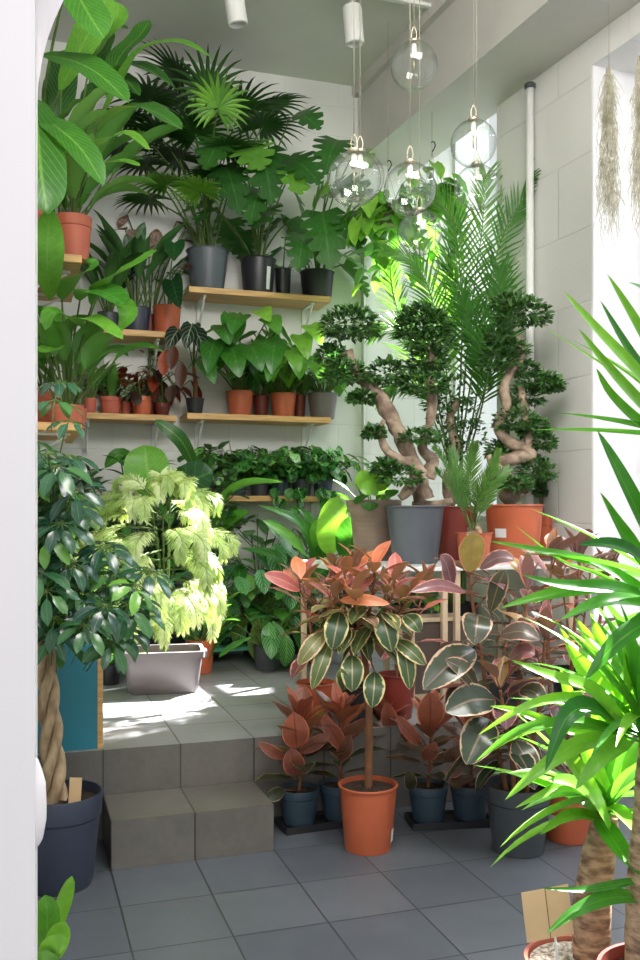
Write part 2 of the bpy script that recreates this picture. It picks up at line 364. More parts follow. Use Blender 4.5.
def dirv(az, el): return V((math.cos(el) * math.cos(az), math.cos(el) * math.sin(az), math.sin(el)))
def arc(base, az, el, L, droop, seg=8, twist=0.0):
    """Points of a curve that starts at elevation EL and bends down by DROOP radians."""
    pts = [V(base)]; e = el; a = az
    for i in range(seg):
        pts.append(pts[-1] + dirv(a, e) * (L / seg)); e -= droop / seg; a += twist / seg
    return pts, a, e
def leaf(mb, base, az, el, L, wid, pr='oval', droop=.6, fold=.15, r=None, mat=0, seg=8, face=None, **k):
    pts, _, _ = arc(base, az, el, L, droop, seg)
    if face is None:
        face = dirv(az, el - droop * .5 + PI / 2)
    blade(mb, pts, wid, pr, face, fold, R.random() if r is None else r, mat, seg, **k)
def tiny(mb, base, d, L, wid, r, mat=0, nh=None):
    d = d.normalized(); nh = nh or V((R.uniform(-.6, .6), R.uniform(-.9, .3), 1)); s = d.cross(nh)
    if s.length < .05: s = d.cross(V((1, .2, .1)))
    s.normalize(); n = s.cross(d); h = wid / 2
    vs = [base, base + d * L * .33 + s * h * .9 + n * h * .3, base + d * L * .33, base + d * L * .33 - s * h * .9 + n * h * .3,
          base + d * L * .7 + s * h * .75 + n * h * .2, base + d * L * .7 - n * h * .1, base + d * L * .7 - s * h * .75 + n * h * .2, base + d * L - n * h * .4]
    mb.add(vs, [(0, 2, 1), (0, 3, 2), (1, 2, 5, 4), (2, 3, 6, 5), (4, 5, 7), (5, 6, 7)], mat,
           [(0, 0, r), (1, .33, r), (0, .33, r), (-1, .33, r), (1, .7, r), (0, .7, r), (-1, .7, r), (0, 1, r)])
def frond(mb, pts, L, wid, n=36, ang=.9, r=.5, dr=.35, mat=0, smat=1, rad=.004, taper=(.5, 1, .35), nh=(0, -.4, .9), start=.12, vee=.25, seg=3, pr='thin', jit=.1):
    """A pinnate frond: leaflets of length L on both sides of the rachis PTS."""
    pts, _ = smooth([V(p) for p in pts], [0] * len(pts), 10); k = len(pts)
    mb.tube(pts, [rad * (1 - .75 * i / (k - 1)) for i in range(k)], 5, smat, at=(0, .5, r))
    nh = V(nh)
    for i in range(n):
        t = start + (1 - start) * (i + .5) / n; x = t * (k - 1); j = min(int(x), k - 2); p = pts[j].lerp(pts[j + 1], x - j)
        tan = (pts[j + 1] - pts[j]).normalized(); sd = tan.cross(nh).normalized(); up = sd.cross(tan)
        ln = taper[0] + (taper[1] - taper[0]) * t / .45 if t < .45 else taper[1] + (taper[2] - taper[1]) * (t - .45) / .55
        a = ang * (1 - .45 * t)
        for s in (-1, 1):
            d = (tan * math.cos(a) + sd * (s * math.sin(a)) + up * vee + V((R.uniform(-jit, jit), R.uniform(-jit, jit), R.uniform(-jit, jit)))).normalized()
            q = [p]; dd = d.copy(); LL = L * ln * R.uniform(.9, 1.08)
            for z in range(seg): q.append(q[-1] + dd * (LL / seg)); dd = (dd + V((0, 0, -dr / seg))).normalized()
            blade(mb, q, wid, pr, up, .12, min(1, max(0, r + R.uniform(-.15, .15))), mat, seg, cross=1)
# ------------------------------------------------------------------ the room
def ubox(*a):
    m = MB(); m.box(*a); return m
struct('floor', ubox(-4, 6.5, -2.5, 3.84, -.1, 0), M['floor'])
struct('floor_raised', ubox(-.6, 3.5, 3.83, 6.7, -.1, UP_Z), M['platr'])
st = MB(); st.box(.329, .957, 3.497, 3.83, 0, .1344 * H)
struct('floor_step', st, M['plat'])
struct('wall_back', ubox(-.8, 3.6, W, W + .15, 0, 4.8), M['wall'])
struct('wall_left', ubox(-.28, -.13, 1.75, W, 0, 4.8), M['wall'])
struct('ceiling', ubox(-3, 3.5, .9, W + .15, 4.575, 4.7), M['ceil'])
def rwall(o): o.location = CR; o.rotation_euler = (0, 0, R2); return o
def RW(x, t, z): return CR + V((.9276, .3735, 0)) * x + V((.3735, -.9276, 0)) * t + V((0, 0, z))
wm = MB(); wm.box(0, .45, -1.2, 0, 0, 1.3); wm.box(0, .45, -1.2, 0, 4.42, 4.6); wm.box(0, .45, -2.17, -1.2, 0, 4.6)
wm.box(0, .45, -6.2, -2.17, 0, .55); wm.box(0, .45, -6.2, -2.17, 3.84, 4.6); wm.box(0, .45, -8, -6.2, 0, 4.6)
wr = rwall(struct('wall_right', wm, M['wallr'], False))
jm = MB(); jm.box(.004, .45, -2.178, -2.168, .55, 3.84)
rwall(struct('trim_1', jm, M['plaster'], False))
rwall(struct('trim_2', ubox(-.451, .05, -8, .12, 4.0, 4.6), M['beam'], False))
rwall(struct('trim_3', ubox(-.50, -.451, -8, .12, 4.49, 4.576), M['beam'], False))
def window(name, t0, t1, z0, z1, nv, nh):
    m = MB(); x0, x1 = .36, .41; w = .05
    m.box(x0, x1, -t1, -t0, z0, z0 + w); m.box(x0, x1, -t1, -t0, z1 - w, z1)
    for i in range(nv + 1):
        t = t0 + (t1 - t0 - w) * i / nv; m.box(x0, x1, -t - w, -t, z0 + w, z1 - w)
    for i in range(1, nh):
        z = z0 + (z1 - z0) * i / nh; m.box(x0 + .005, x1 - .005, -t1, -t0, z - .02, z + .02)
    o = rwall(struct(name, m, M['white'], False))
    p = MB(); p.box(.382, .388, -t1 + .02, -t0 - .02, z0 + .02, z1 - .02); p.build('pane', M['pane'], o, False)
window('window_1', 0.0, 1.2, 1.3, 4.42, 1, 2)
window('window_2', 2.18, 6.2, .55, 3.84, 3, 2)
tr = onv(366, W - .02, 0); u4 = tr.dot(EX)
struct('trim_4', ubox(u4 - .03, u4 + .03, W - .05, W, UP_Z, 4.0), M['wall'])
# front wall with the rounded opening the camera looks through
def doorway(name, mat):
    xr = 2.05
    def outline(xl, zt, r):
        pr = [(xl, 0), (xl, zt - r)]
        for i in range(1, 17):
            a = PI - PI / 2 * i / 16; pr.append((xl + r + r * math.cos(a), zt - r + r * math.sin(a)))
        for i in range(1, 17):
            a = PI / 2 * (1 - i / 16); pr.append((xr - r + r * math.cos(a), zt - r + r * math.sin(a)))
        return pr + [(xr, zt - r), (xr, 0)]
    m = MB(); vs = []; fs = []; n = 36
    for y, pr in ((1.5, outline(-.4652, 2.95, .39)), (1.6, outline(-.4918, 2.443, .392))):
        n = len(pr)
        for x, z in pr: vs.append(V((x, y, z)))
        vs += [V((-2.6, y, 0)), V((-2.6, y, 4.6)), V((3.4, y, 4.6)), V((3.4, y, 0))]
    k = n + 4
    for s in (0, 1):
        o = s * k; fs2 = [(o, o + 1, o + n + 1, o + n)]
        for i in range(1, 17): fs2.append((o + i, o + i + 1, o + n + 1))
        fs2.append((o + 17, o + 18, o + n + 2, o + n + 1))
        for i in range(18, n - 2): fs2.append((o + i, o + i + 1, o + n + 2))
        fs2.append((o + n - 2, o + n - 1, o + n + 3, o + n + 2)); fs += [f if not s else tuple(reversed(f)) for f in fs2]
    for i in range(n - 1): fs.append((i, k + i, k + i + 1, i + 1))
    m.add(vs, fs); return struct(name, m, mat, False)
doorway('wall_front', M['door'])
bm_ = MB(); pts = [V((-.4755, 1.53, z)) for z in (.785, .80, .83, .86, .89, .915, .935)]
bm_.tube(pts, [.004, .014, .0195, .020, .0185, .012, .004], 14, sub=3)
o = bm_.build('trim_5', M['door']); o['kind'] = 'structure'
# white pipe on the right wall
pp = MB(); a = RW(-.05, 1.46 - .6 + .0, 0)
tp = None
best = None
for i in range(400):
    q = RW(-.045, .5 + i * .005, 0); px = CX + q.x / q.y * F
    if best is None or abs(px - 530) < best[0]: best = (abs(px - 530), q)
q = best[1]
pp.tube([V((0, 0, UP_Z)), V((0, 0, 3.96))], .024, 16)
pr_ = root('wall_pipe', 'slim white pipe running up the right wall to the beam', 'pipe', (q.x, q.y, 0)); pp.build('pipe_run', M['white'], pr_)
fl = MB(); fl.lathe([(.024, 3.925), (.034, 3.93), (.036, 3.95), (.025, 3.96)], 24); fl.build('ceiling_flange', M['dgrey'], pr_)

# ------------------------------------------------------------------ wall shelves
def shelf(v0, v1, u0, u1, z, label, br):
    c = RV((u0 + u1) / 2, (v0 + v1) / 2, z)
    r = root('wall_shelf', label, 'shelf', c, 'pine shelves on the walls'); r.rotation_euler = (0, 0, RZ)
    m = MB(); a, b = (u1 - u0) / 2, (v1 - v0) / 2; m.box(-a, a, -b, b, -.042, 0)
    o = m.build('board', M['pine'], r, False); bv = o.modifiers.new('b', 'BEVEL'); bv.width = .004; bv.segments = 2
    for (x, y, ax) in br:
        k = MB()
        if ax == 'v':   # bracket on the back wall
            k.box(x - .012, x + .012, b - .012, b, -.26, -.042); k.box(x - .012, x + .012, -b + .05, b - .012, -.054, -.042)
            k.tube([V((x, b - .012, -.25)), V((x, -b + .07, -.06))], .008, 6)
        else:
            k.box(-a, -a + .012, y - .012, y + .012, -.26, -.042); k.box(-a + .012, a - .05, y - .012, y + .012, -.054, -.042)
            k.tube([V((-a + .012, y, -.25)), V((a - .07, y, -.06))], .008, 6)
        k.build('bracket', M['white'], r, False)
    return z
def us(px, v): return onv(px, v, 0).dot(EX)
VF = W - .30
def bshelf(p0, p1, z, label):
    a, b = us(p0, VF), us(p1, VF); w = (b - a) / 2
    shelf(VF, W - .003, a, b, z, label, [(-w + .12, 0, 'v'), (w - .12, 0, 'v')]); return z
Z1 = bshelf(189, 331, 2.882, 'highest pine shelf on the back wall, with big pots of monstera and fan palm')
Z2 = bshelf(187, 331, 2.007, 'middle pine shelf with heart-leaf plants in terracotta pots')
Z3 = bshelf(190, 340, 1.437, 'lowest pine shelf, holding a row of small black pots')
Z4 = bshelf(88, 177, 2.557, 'short pine shelf left of the fan palm, holding dark and orange pots')
Z5 = bshelf(70, 177, 1.987, 'pine shelf on the left holding small red-leaved plants in terracotta pots')
def lshelf(py, d, label, dep=1.0):
    p = P(82, py, d); u1 = p.dot(EX); v0 = p.dot(EY)
    shelf(v0, v0 + dep, -.127, u1, p.z, label, [(0, -.3, 'u'), (0, .3, 'u')]); return p.z
Z6 = lshelf(255, 4.9, 'upper left shelf end under two big terracotta pots')
Z7 = lshelf(423, 4.9, 'lower left shelf end, half hidden behind the umbrella tree')

# ------------------------------------------------------------------ tables and boxes on the raised floor
TZ = 1.05
def table(p0, p1, label):
    v0, v1 = 4.25, 5.08; a, b = us(p0, v0), us(p1, v0); c = RV((a + b) / 2, (v0 + v1) / 2, UP_Z)
    r = root('plant_table', label, 'table', c, 'side tables for the bonsai trees'); r.rotation_euler = (0, 0, RZ)
    x, y, h = (b - a) / 2, (v1 - v0) / 2, TZ - UP_Z
    m = MB(); m.box(-x, x, -y, y, h - .022, h); o = m.build('table_top', M['white'], r, False); bv = o.modifiers.new('b', 'BEVEL'); bv.width = .004; bv.segments = 2
    for sx in (-1, 1):
        for sy in (-1, 1):
            k = MB(); lx, ly = sx * (x - .03), sy * (y - .03); k.box(lx - .014, lx + .014, ly - .014, ly + .014, 0, h - .022); k.build('leg', M['pale'], r, False)
table(346, 452, 'pale side table under the taupe and grey pots')
table(454, 578, 'pale side table by the right wall under the large orange pot')
def crate():
    p = onz(432, 700, UP_Z); p = onv(434, 4.40, UP_Z); r = root('wooden_crate', 'brown panelled wooden crate standing under the plant table', 'crate', p); r.rotation_euler = (0, 0, RZ)
    x, y, h = .17, .09, .42
    m = MB(); m.box(-x + .02, x - .02, -y + .01, y - .01, .02, h - .02); m.build('panel', M['crateb'], r, False)
    k = MB()
    for sx in (-1, 1):
        for sy in (-1, 1): k.box(sx * x - .02 * (sx > 0) * 1 - (0 if sx > 0 else 0), sx * x + (.02 if sx < 0 else 0), sy * y - (.02 if sy > 0 else 0), sy * y + (.02 if sy < 0 else 0), 0, h)
    for sy in (-1, 1):
        k.box(-x + .02, x - .02, sy * y - (.018 if sy > 0 else 0), sy * y + (.018 if sy < 0 else 0), 0, .03); k.box(-x + .02, x - .02, sy * y - (.018 if sy > 0 else 0), sy * y + (.018 if sy < 0 else 0), h - .02, h)
    k.build('frame', M['pale'], r, False)
crate()
def bench():
    pr = onz(104, 747, UP_Z); v0 = 3.86; u1 = us(103, v0); p = RV(u1, v0, UP_Z)
    r = root('storage_bench', 'teal painted low bench with a bare wood edge beside the steps', 'bench', p); r.rotation_euler = (0, 0, RZ); h = .47
    m = MB(); m.box(-.44, -.022, 0, .42, 0, h); m.build('teal_panel', M['teal'], r, False)
    k = MB(); k.box(-.022, 0, -.004, .424, 0, h + .01); k.build('wood_edge', M['pine'], r, False)
bench()
def tray():
    v = 5.75; a, b = us(200, v), us(262, v); p = RV((a + b) / 2, v, UP_Z); r = root('plant_stand', 'low green metal plant stand on the tiles by the back wall', 'stand', p); r.rotation_euler = (0, 0, RZ); x = (b - a) / 2
    m = MB(); m.box(-x, x, -.02, .34, .075, .10); m.build('top', M['greent'], r, False)
    for sx in (-1, 1):
        for y in (.0, .30):
            k = MB(); k.box(sx * (x - .03) - .015, sx * (x - .03) + .015, y, y + .03, 0, .075); k.build('leg', M['blackm'], r, False)
tray()

# ------------------------------------------------------------------ pots
def pot(rt, rb, h, mat, parent, style='nursery', soil='soil', fill=.88):
    m = MB(); t = max(.004, rt * .035)
    if style == 'nursery':      # plain cone with a rolled rim and feet slots
        pr = [(0, .006), (rb * .9, .006), (rb * .97, 0), (rb, .012), (rb + (rt - rb) * .8, h * .8), (rt * .985, h * .965), (rt * 1.03, h * .97), (rt * 1.045, h * .985), (rt * 1.03, h), (rt - t, h), (rb + (rt - rb) * .75 - t, h * .72), (0, h * .7)]
    elif style == 'collar':     # tall straight rim band
        pr = [(0, .006), (rb * .9, .006), (rb * .97, 0), (rb, .012), (rb + (rt - rb) * .78, h * .74), (rt * .93, h * .75), (rt * .98, h * .76), (rt * 1.02, h * .985), (rt * 1.01, h), (rt - t, h), (rb + (rt - rb) * .7 - t, h * .72), (0, h * .7)]
    elif style == 'ringed':
        pr = [(0, .006), (rb * .95, .0), (rb, .012)]
        for i in range(1, 9):
            z = h * (.05 + .72 * i / 9); q = rb + (rt * .95 - rb) * z / h; pr += [(q, z - .004), (q * 1.015, z), (q, z + .004)]
        pr += [(rt * .95, h * .82), (rt * 1.03, h * .86), (rt * 1.05, h * .98), (rt * 1.03, h), (rt - t, h), (rb, h * .72), (0, h * .7)]
    m.lathe(pr, 44 if style != 'fluted' else 72); o = m.build('pot', M[mat], parent)
    es = o.modifiers.new('e', 'EDGE_SPLIT'); es.split_angle = math.radians(50)
    s = MB(); s.disc((rb + (rt - rb) * fill) * .97 - t, h * fill, 28, h * .02 + .003, 5); s.build('soil', M[soil], parent)
    return o
def sticker(po, r, rb, h, az, w=.05, hh=.04, zc=.6, mat='tagw', name='sticker'):
    m = MB(); vs = []; n = 6; fs = []
    for j in range(2):
        z = h * zc + (j - .5) * hh; q = rb + (r - rb) * z / h + .003
        for i in range(n + 1):
            a = az + (i / n - .5) * w / r; vs.append(V((q * math.cos(a), q * math.sin(a), z)))
    for i in range(n): fs.append((i, i + 1, n + 2 + i, n + 1 + i))
    m.add(vs, fs); return m.build(name, M[mat], po)
PLACED = []
def plant(name, label, cat, pos, p, group=None):
    """p = (top radius, bottom radius, height, material, style)"""
    pos = V(pos) + V((0, 0, .0012)); q = 1.06 * p[0]; sc = 1.0
    near = [(c, s) for c, s, z0, z1 in PLACED if z0 < pos.z + p[2] and z1 > pos.z]
    for it in range(40):                      # pots stand clear of each other
        hit = False
        for c, s in near:
            d = V((pos.x - c.x, pos.y - c.y, 0)); gap = q * sc + s + .003 - d.length
            if gap > 0: pos += (d.normalized() if d.length > .001 else EX) * (gap * .6); hit = True
        v = pos.dot(EY)
        if v > W - q * sc - .012: pos += EY * (W - q * sc - .012 - v)
        if not hit: break
        if it > 20: sc *= .97
    PLACED.append((pos.copy(), q * sc, pos.z, pos.z + p[2]))
    p = (p[0] * sc, p[1] * sc) + tuple(p[2:])
    r = root(name, label, cat, pos, group); po = pot(*p[:4], r, *(p[4:] if len(p) > 4 else ()))
    r_ = r; return r, po
FRONT = -PI / 2
# ------------------------------------------------------------------ plant generators (local coordinates, soil height h)
def fin(mb, r, mat, smat='gstem', name='foliage'): return mb.build(name, [M[mat], M[smat]], r)
def towards(r, *pp):   # pixel path -> local points
    return [P(*q) - r.location for q in pp]
def g_blades(r, h, n, L, wid, mat, pr='lance', el=(50, 85), droop=(.5, 1.1), spread=.03, fold=.2, stalk=0, sag=.2, az=(0, 360), wave=0.02, smat='gstem', fin_=True, mb=None, rr=(0, 1), seg=9):
    mb = mb or MB()
    for i in range(n):
        a = math.radians(R.uniform(*az)); e = math.radians(R.uniform(*el)); k = R.uniform(.75, 1.1)
        b = V((math.cos(a) * spread * R.random(), math.sin(a) * spread * R.random(), h))
        if stalk:
            pts, a2, e2 = arc(b, a, e, stalk * R.uniform(.6, 1.15), sag, 6); mb.tube(pts, [.006, .006, .005, .005, .004, .004, .004], 5, 1, at=(0, .5, .5)); b = pts[-1]; e = e2
        leaf(mb, b, a + R.uniform(-.2, .2), e, L * k, wid * k, pr, R.uniform(*droop), fold, R.uniform(*rr), 0, seg, wave=wave)
    return fin(mb, r, mat, smat) if fin_ else mb
def g_heart(r, h, n, L, wid, mat, stalk=(.15, .3), el=(35, 85), tilt=(-60, -5), az=(0, 360), lobes=None, spread=.03, fold=.08, back=.28, pr='heart', fin_=True, mb=None, sw=.004, rr=(0, 1), sag=.5, droop=.5):
    mb = mb or MB()
    for i in range(n):
        a = math.radians(R.uniform(*az)); e = math.radians(R.uniform(*el)); k = R.uniform(.7, 1.1)
        b = V((math.cos(a) * spread, math.sin(a) * spread, h))
        pts, a2, e2 = arc(b, a, e, R.uniform(*stalk), sag, 6); mb.tube(pts, [sw * 1.3] * 3 + [sw] * 4, 5, 1, at=(0, .5, .5))
        la = a + R.uniform(-.6, .6)
        leaf(mb, pts[-1], la, math.radians(R.uniform(*tilt)), L * k, wid * k, pr, droop * R.uniform(.3, 1.3), fold, R.uniform(*rr), 0, 20 if lobes else 8, lobes=lobes, back=back, wave=.02)
    return fin(mb, r, mat) if fin_ else mb
MONL = (6, .25, .5)
def fan(mb, c, az, el, rad, n=22, span=2.6, r=.5, droop=.5, wid=.035):
    """A fan-shaped palm leaf with its hub at C, pointing along AZ/EL."""
    d = dirv(az, el); s = V((-math.sin(az), math.cos(az), 0)); nrm = d.cross(s)
    for i in range(n):
        a = (i / (n - 1) - .5) * 2 * span; dd = d * math.cos(a) + s * math.sin(a)
        L = rad * (1 - .28 * abs(a / span) ** 2) * R.uniform(.93, 1.05); q = [V(c)]; z = dd.copy()
        for k in range(5): q.append(q[-1] + z * (L / 5)); z = (z + V((0, 0, -droop * .1 * (k + .3))) + nrm * -.01).normalized()
        blade(mb, q, wid, 'thin', nrm, .35, min(1, max(0, r + R.uniform(-.08, .08))), 0, 5, cross=1)
def g_fanpalm(r, h, fans, n=22, wid=.035):
    """fans: [(tip px, py, D of the hub, radius, el, random value)] each on its own stalk."""
    mb = MB()
    for (px, py, d, rad, el, rv) in fans:
        hub = P(px, py, d) - r.location; b = V((R.uniform(-.05, .05), R.uniform(-.04, .04), h))
        az = math.atan2(hub.y - b.y, hub.x - b.x) + R.uniform(-.3, .3)
        mid = b.lerp(hub, .55) + V((-.12 * (hub.x - b.x), -.12 * (hub.y - b.y), .06))
        mb.tube([b, mid, hub], [.008, .006, .004], 6, 1, sub=6, at=(0, .5, .5))
        fan(mb, hub, az, math.radians(el), rad, n, 2.5, rv, .7, wid)
    return fin(mb, r, 'fan')
def g_rubber(r, h, stems, L, wid, mat='rub', n=12, col=None, rise=None, el=(-15, 45), top=True, clear=.3, trunkr=.008, droop=(.2, .6), bark='stem', stub=.05):
    """stems: list of polylines (local) ; leaves in a spiral from CLEAR of the way up."""
    mb = MB()
    for s in stems:
        t = MB(); t.tube(s, [trunkr * (1 - .45 * i / (len(s) - 1)) for i in range(len(s))], 8, sub=6, knob=.12); t.build('stem', M[bark], r)
        q, _ = smooth([V(p) for p in s], [0] * len(s), 12); k = len(q); a = R.uniform(0, 6.28)
        for i in range(n):
            f = i / (n - 1); x = (clear + (1 - clear) * f) * (k - 1); j = min(int(x), k - 2); b = q[j].lerp(q[j + 1], x - j); a += 2.4 + R.uniform(-.3, .3)
            e = math.radians(el[0] + (el[1] - el[0]) * f + R.uniform(-14, 14)); kk = R.uniform(.78, 1.1) * (1 - .25 * max(0, f - .7) / .3)
            rv = (f * 1.0 + R.uniform(-.25, .25)) if col is None else R.uniform(*col)
            b2 = b + dirv(a, e + .3) * stub; mb.tube([b, b2], [.004, .003], 5, 1, at=(0, .5, .5))
            leaf(mb, b2, a, e, L * kk, wid * kk, 'rub', R.uniform(*droop), .12, min(1, max(0, rv)), 0, 8, wave=.03)
        if top:
            for i in range(4): leaf(mb, q[-1], R.uniform(0, 6.3), math.radians(R.uniform(50, 85)), L * R.uniform(.5, .8), wid * .6, 'rub', .2, .25, R.uniform(.7, 1) if col is None else R.uniform(*col), 0, 8)
    return fin(mb, r, mat, 'stem')
def clump(mb, c, rx, ry, rz, n, L, wid, down=.25, rr=(0, 1)):
    for i in range(n):
        d = V((R.gauss(0, 1), R.gauss(0, 1), R.gauss(0, 1)))
        if d.length < .01: continue
        d.normalize()
        if d.z < -down: d.z = -down * R.random()
        q = R.uniform(.55, 1) ** .6; p = c + V((d.x * rx, d.y * ry, d.z * rz)) * q
        dd = (d + V((R.uniform(-.7, .7), R.uniform(-.7, .7), R.uniform(-.4, .5)))).normalized(); k = R.uniform(.7, 1.15)
        tiny(mb, p, dd, L * k, wid * k, R.uniform(*rr))
def g_bonsai(r, trunks, pads, d, n=620, L=.036, wid=.021):
    """trunks: [[(px,py,dd,radius)...]] ; pads: [(px,py,dd,rx px,rz px)]"""
    for k, t in enumerate(trunks):
        m = MB(); pts = [P(a, b, d + c) - r.location for a, b, c, q in t]; m.tube(pts, [q * .8 for a, b, c, q in t], 12, sub=7, knob=.34); m.build('trunk' if k == 0 else 'branch', M['bark'], r)
    for (px, py, dd, rx, rz) in pads:
        mb = MB(); c = P(px, py, d + dd) - r.location; s = (d + dd) / F
        clump(mb, c, rx * s * 1.05, rx * s * .8, rz * s * 1.25, int(n * 1.2 * max(.45, rx * rz / 420)), L, wid); mb.build('leaf_pad', M['bons'], r)
def g_schefflera(mb, hub, az, el, L, n=8, r=.5, wid=.3):
    nrm = dirv(az, el); s = V((-math.sin(az), math.cos(az), 0)); t = nrm.cross(s); o = R.uniform(0, 6)
    for i in range(n):
        a = o + 2 * PI * i / n; d = s * math.cos(a) + t * math.sin(a); q = [hub, hub + d * L * .22 - nrm * .01]; z = (d * 1 - nrm * .3).normalized(); k = R.uniform(.8, 1.05)
        mb.tube(q, [.002, .002], 4, 1, at=(0, .5, .5)); b = q[1]; pts = [b]
        for j in range(4): pts.append(pts[-1] + z * (L * .8 * k / 4)); z = (z - nrm * .12 + V((0, 0, -.14))).normalized()
        blade(mb, pts, L * wid * k, 'ellip', nrm, .1, min(1, max(0, r + R.uniform(-.2, .2))), 0, 5, cross=1)

# ================================================================== back wall, top shelf
VS = W - .15
def pos(px, z, v=VS): return onv(px, v, z)
p = pos(207, Z1); r, po = plant('potted_fan_palm', 'tall fan palm in a slate grey pot at the left end of the highest shelf', 'potted plant', p, (.148, .115, .285, 'greyp', 'nursery'))
fans = [(150, 100, 6.2, .36, 20, .35), (178, 78, 6.35, .36, 40, .2), (208, 92, 6.3, .33, 60, .35), (218, 108, 6.0, .25, 60, .95), (240, 112, 6.3, .38, 25, .25), (262, 128, 6.3, .34, 10, .3),
        (160, 135, 6.2, .36, 10, .2), (130, 120, 6.1, .3, 5, .15), (196, 135, 6.2, .34, 30, .25), (228, 150, 6.1, .3, 10, .4), (166, 185, 6.1, .26, 10, .9), (200, 192, 6.05, .24, 20, .97), (146, 165, 6.2, .3, 0, .25), (120, 150, 6.2, .32, -5, .2), (180, 160, 6.35, .33, 15, .2), (270, 108, 6.4, .3, 20, .2), (190, 110, 6.45, .38, 30, .1), (150, 200, 6.3, .28, 0, .4), (215, 175, 6.3, .3, 5, .3)]
g_fanpalm(r, .25, fans, 22, .034)
p = pos(258, Z1); r, po = plant('potted_monstera', 'monstera in a black pot with a white tag, middle of the highest shelf', 'potted plant', p, (.128, .105, .26, 'black', 'nursery'), 'monsteras on the highest shelf')
sticker(po, .128, .105, .26, FRONT + .75, .035, .16, .42)
mb = g_heart(r, .23, 7, .34, .30, 'mon', (.3, .65), (50, 88), (-65, -10), lobes=MONL, spread=.04, fin_=False, sw=.006)
for (bx, by, tx, ty, w, rv) in [(262, 150, 272, 205, .34, .25), (225, 165, 240, 215, .28, .2), (285, 160, 320, 185, .3, .3), (240, 148, 262, 170, .36, .85), (290, 118, 320, 130, .26, .3), (262, 190, 250, 225, .25, .3), (295, 165, 300, 195, .3, .9), (228, 140, 205, 170, .3, .5)]:
    b, t = towards(r, (bx, by, 6.2), (tx, ty, 5.98)); m_ = b.lerp(t, .5) + V((0, -.05, .03)); blade(mb, [b, m_, t], w, 'heart', (0, -.8, .5), .06, rv, 0, 22, lobes=MONL, back=.25)
    mb.tube([V((0, 0, .22)), V((b.x * .3, b.y * .4, .22 + (b.z - .22) * .6)), b], [.008, .006, .005], 6, 1, sub=5, at=(0, .5, .5))
fin(mb, r, 'mon')
p = pos(284, Z1, W - .2); r, po = plant('potted_cutting', 'small black pot behind the white-tagged monstera pot', 'potted plant', pos(283, Z1, W - .1), (.06, .05, .22, 'black', 'nursery'))
g_heart(r, .2, 5, .12, .1, 'heart', (.1, .25))
p = pos(317, Z1); r, po = plant('potted_monstera', 'monstera with one broad split leaf hanging over its black pot at the right shelf end', 'potted plant', p, (.125, .105, .205, 'black', 'nursery'), 'monsteras on the highest shelf')
mb = g_heart(r, .18, 6, .3, .26, 'mon', (.2, .5), (40, 85), (-55, 0), lobes=MONL, spread=.04, fin_=False, sw=.006)
for (bx, by, tx, ty, w, rv) in [(322, 212, 330, 270, .34, .45), (345, 215, 360, 250, .26, .4), (305, 235, 298, 272, .24, .35), (338, 140, 325, 175, .28, .4), (330, 190, 372, 200, .28, .2), (350, 160, 372, 168, .2, .9), (313, 210, 330, 190, .2, 1)]:
    b, t = towards(r, (bx, by, 6.25), (tx, ty, 6.05)); m_ = b.lerp(t, .5) + V((0, -.05, .03)); blade(mb, [b, m_, t], w, 'heart', (0, -.85, .4), .06, rv, 0, 22, lobes=MONL, back=.25)
    mb.tube([V((0, 0, .18)), V((b.x * .4, b.y * .4, .18 + (b.z - .18) * .5 + .1)), b], [.008, .006, .005], 6, 1, sub=5, at=(0, .5, .5))
fin(mb, r, 'mon')

# ---------------- middle shelf, right
p = pos(195, Z2); r, po = plant('potted_alocasia', 'dark velvety alocasia with pale veins in a small black pot', 'potted plant', p, (.066, .05, .115, 'black', 'nursery'))
mb = MB(); cs = MB()
cs.tube([V((0, 0, .1)), V((.004, 0, .22)), V((-.01, 0, .34))], [.02, .017, .01], 10, sub=4, knob=.15); cs.build('stem', M['stem'], r)
for (bx, by, tx, ty, w, rv) in [(192, 325, 186, 350, .13, .4), (178, 330, 168, 352, .13, .2), (196, 332, 208, 356, .12, .3), (204, 345, 216, 372, .11, .5)]:
    b, t = towards(r, (bx, by, 6.3), (tx, ty, 6.2)); blade(mb, [b, b.lerp(t, .5) + V((0, -.03, .01)), t], w, 'heart', (0, -.9, .3), .05, rv, 0, 8, back=.3)
    mb.tube([V((-.01, 0, .33)), b.lerp(V((0, 0, .4)), .4) + V((0, 0, .08)), b], [.005, .004, .003], 5, 1, sub=4, at=(0, .5, .5))
fin(mb, r, 'aloc')
def heartpot(px, w, hp, mat, label, n, L, stalk, leafs, rz, v=VS, nm='potted_philodendron', grp='heart-leaf plants on the middle shelf'):
    p = pos(px, Z2, v); rt = w / 2 * p.y / F; r, po = plant(nm, label, 'potted plant', p, (rt, rt * .8, hp * p.y / F, mat, 'nursery'), grp)
    h = hp * p.y / F * .9; mb = g_heart(r, h, int(n * 1.7), L * 1.08, L * .95, 'heart', stalk, (45, 88), (-70, -10), fin_=False, sw=.005, rr=rz)
    for (bx, by, tx, ty, w2, rv) in leafs:
        b, t = towards(r, (bx, by, 6.25), (tx, ty, 6.08)); blade(mb, [b, b.lerp(t, .5) + V((0, -.05, .02)), t], w2, 'heart', (0, -.85, .5), .05, rv, 0, 9, back=.28)
        mb.tube([V((0, 0, h)), V((b.x * .4, b.y * .4, h + (b.z - h) * .6)), b], [.007, .006, .004], 6, 1, sub=4, at=(0, .5, .5))
    fin(mb, r, 'heart'); return r
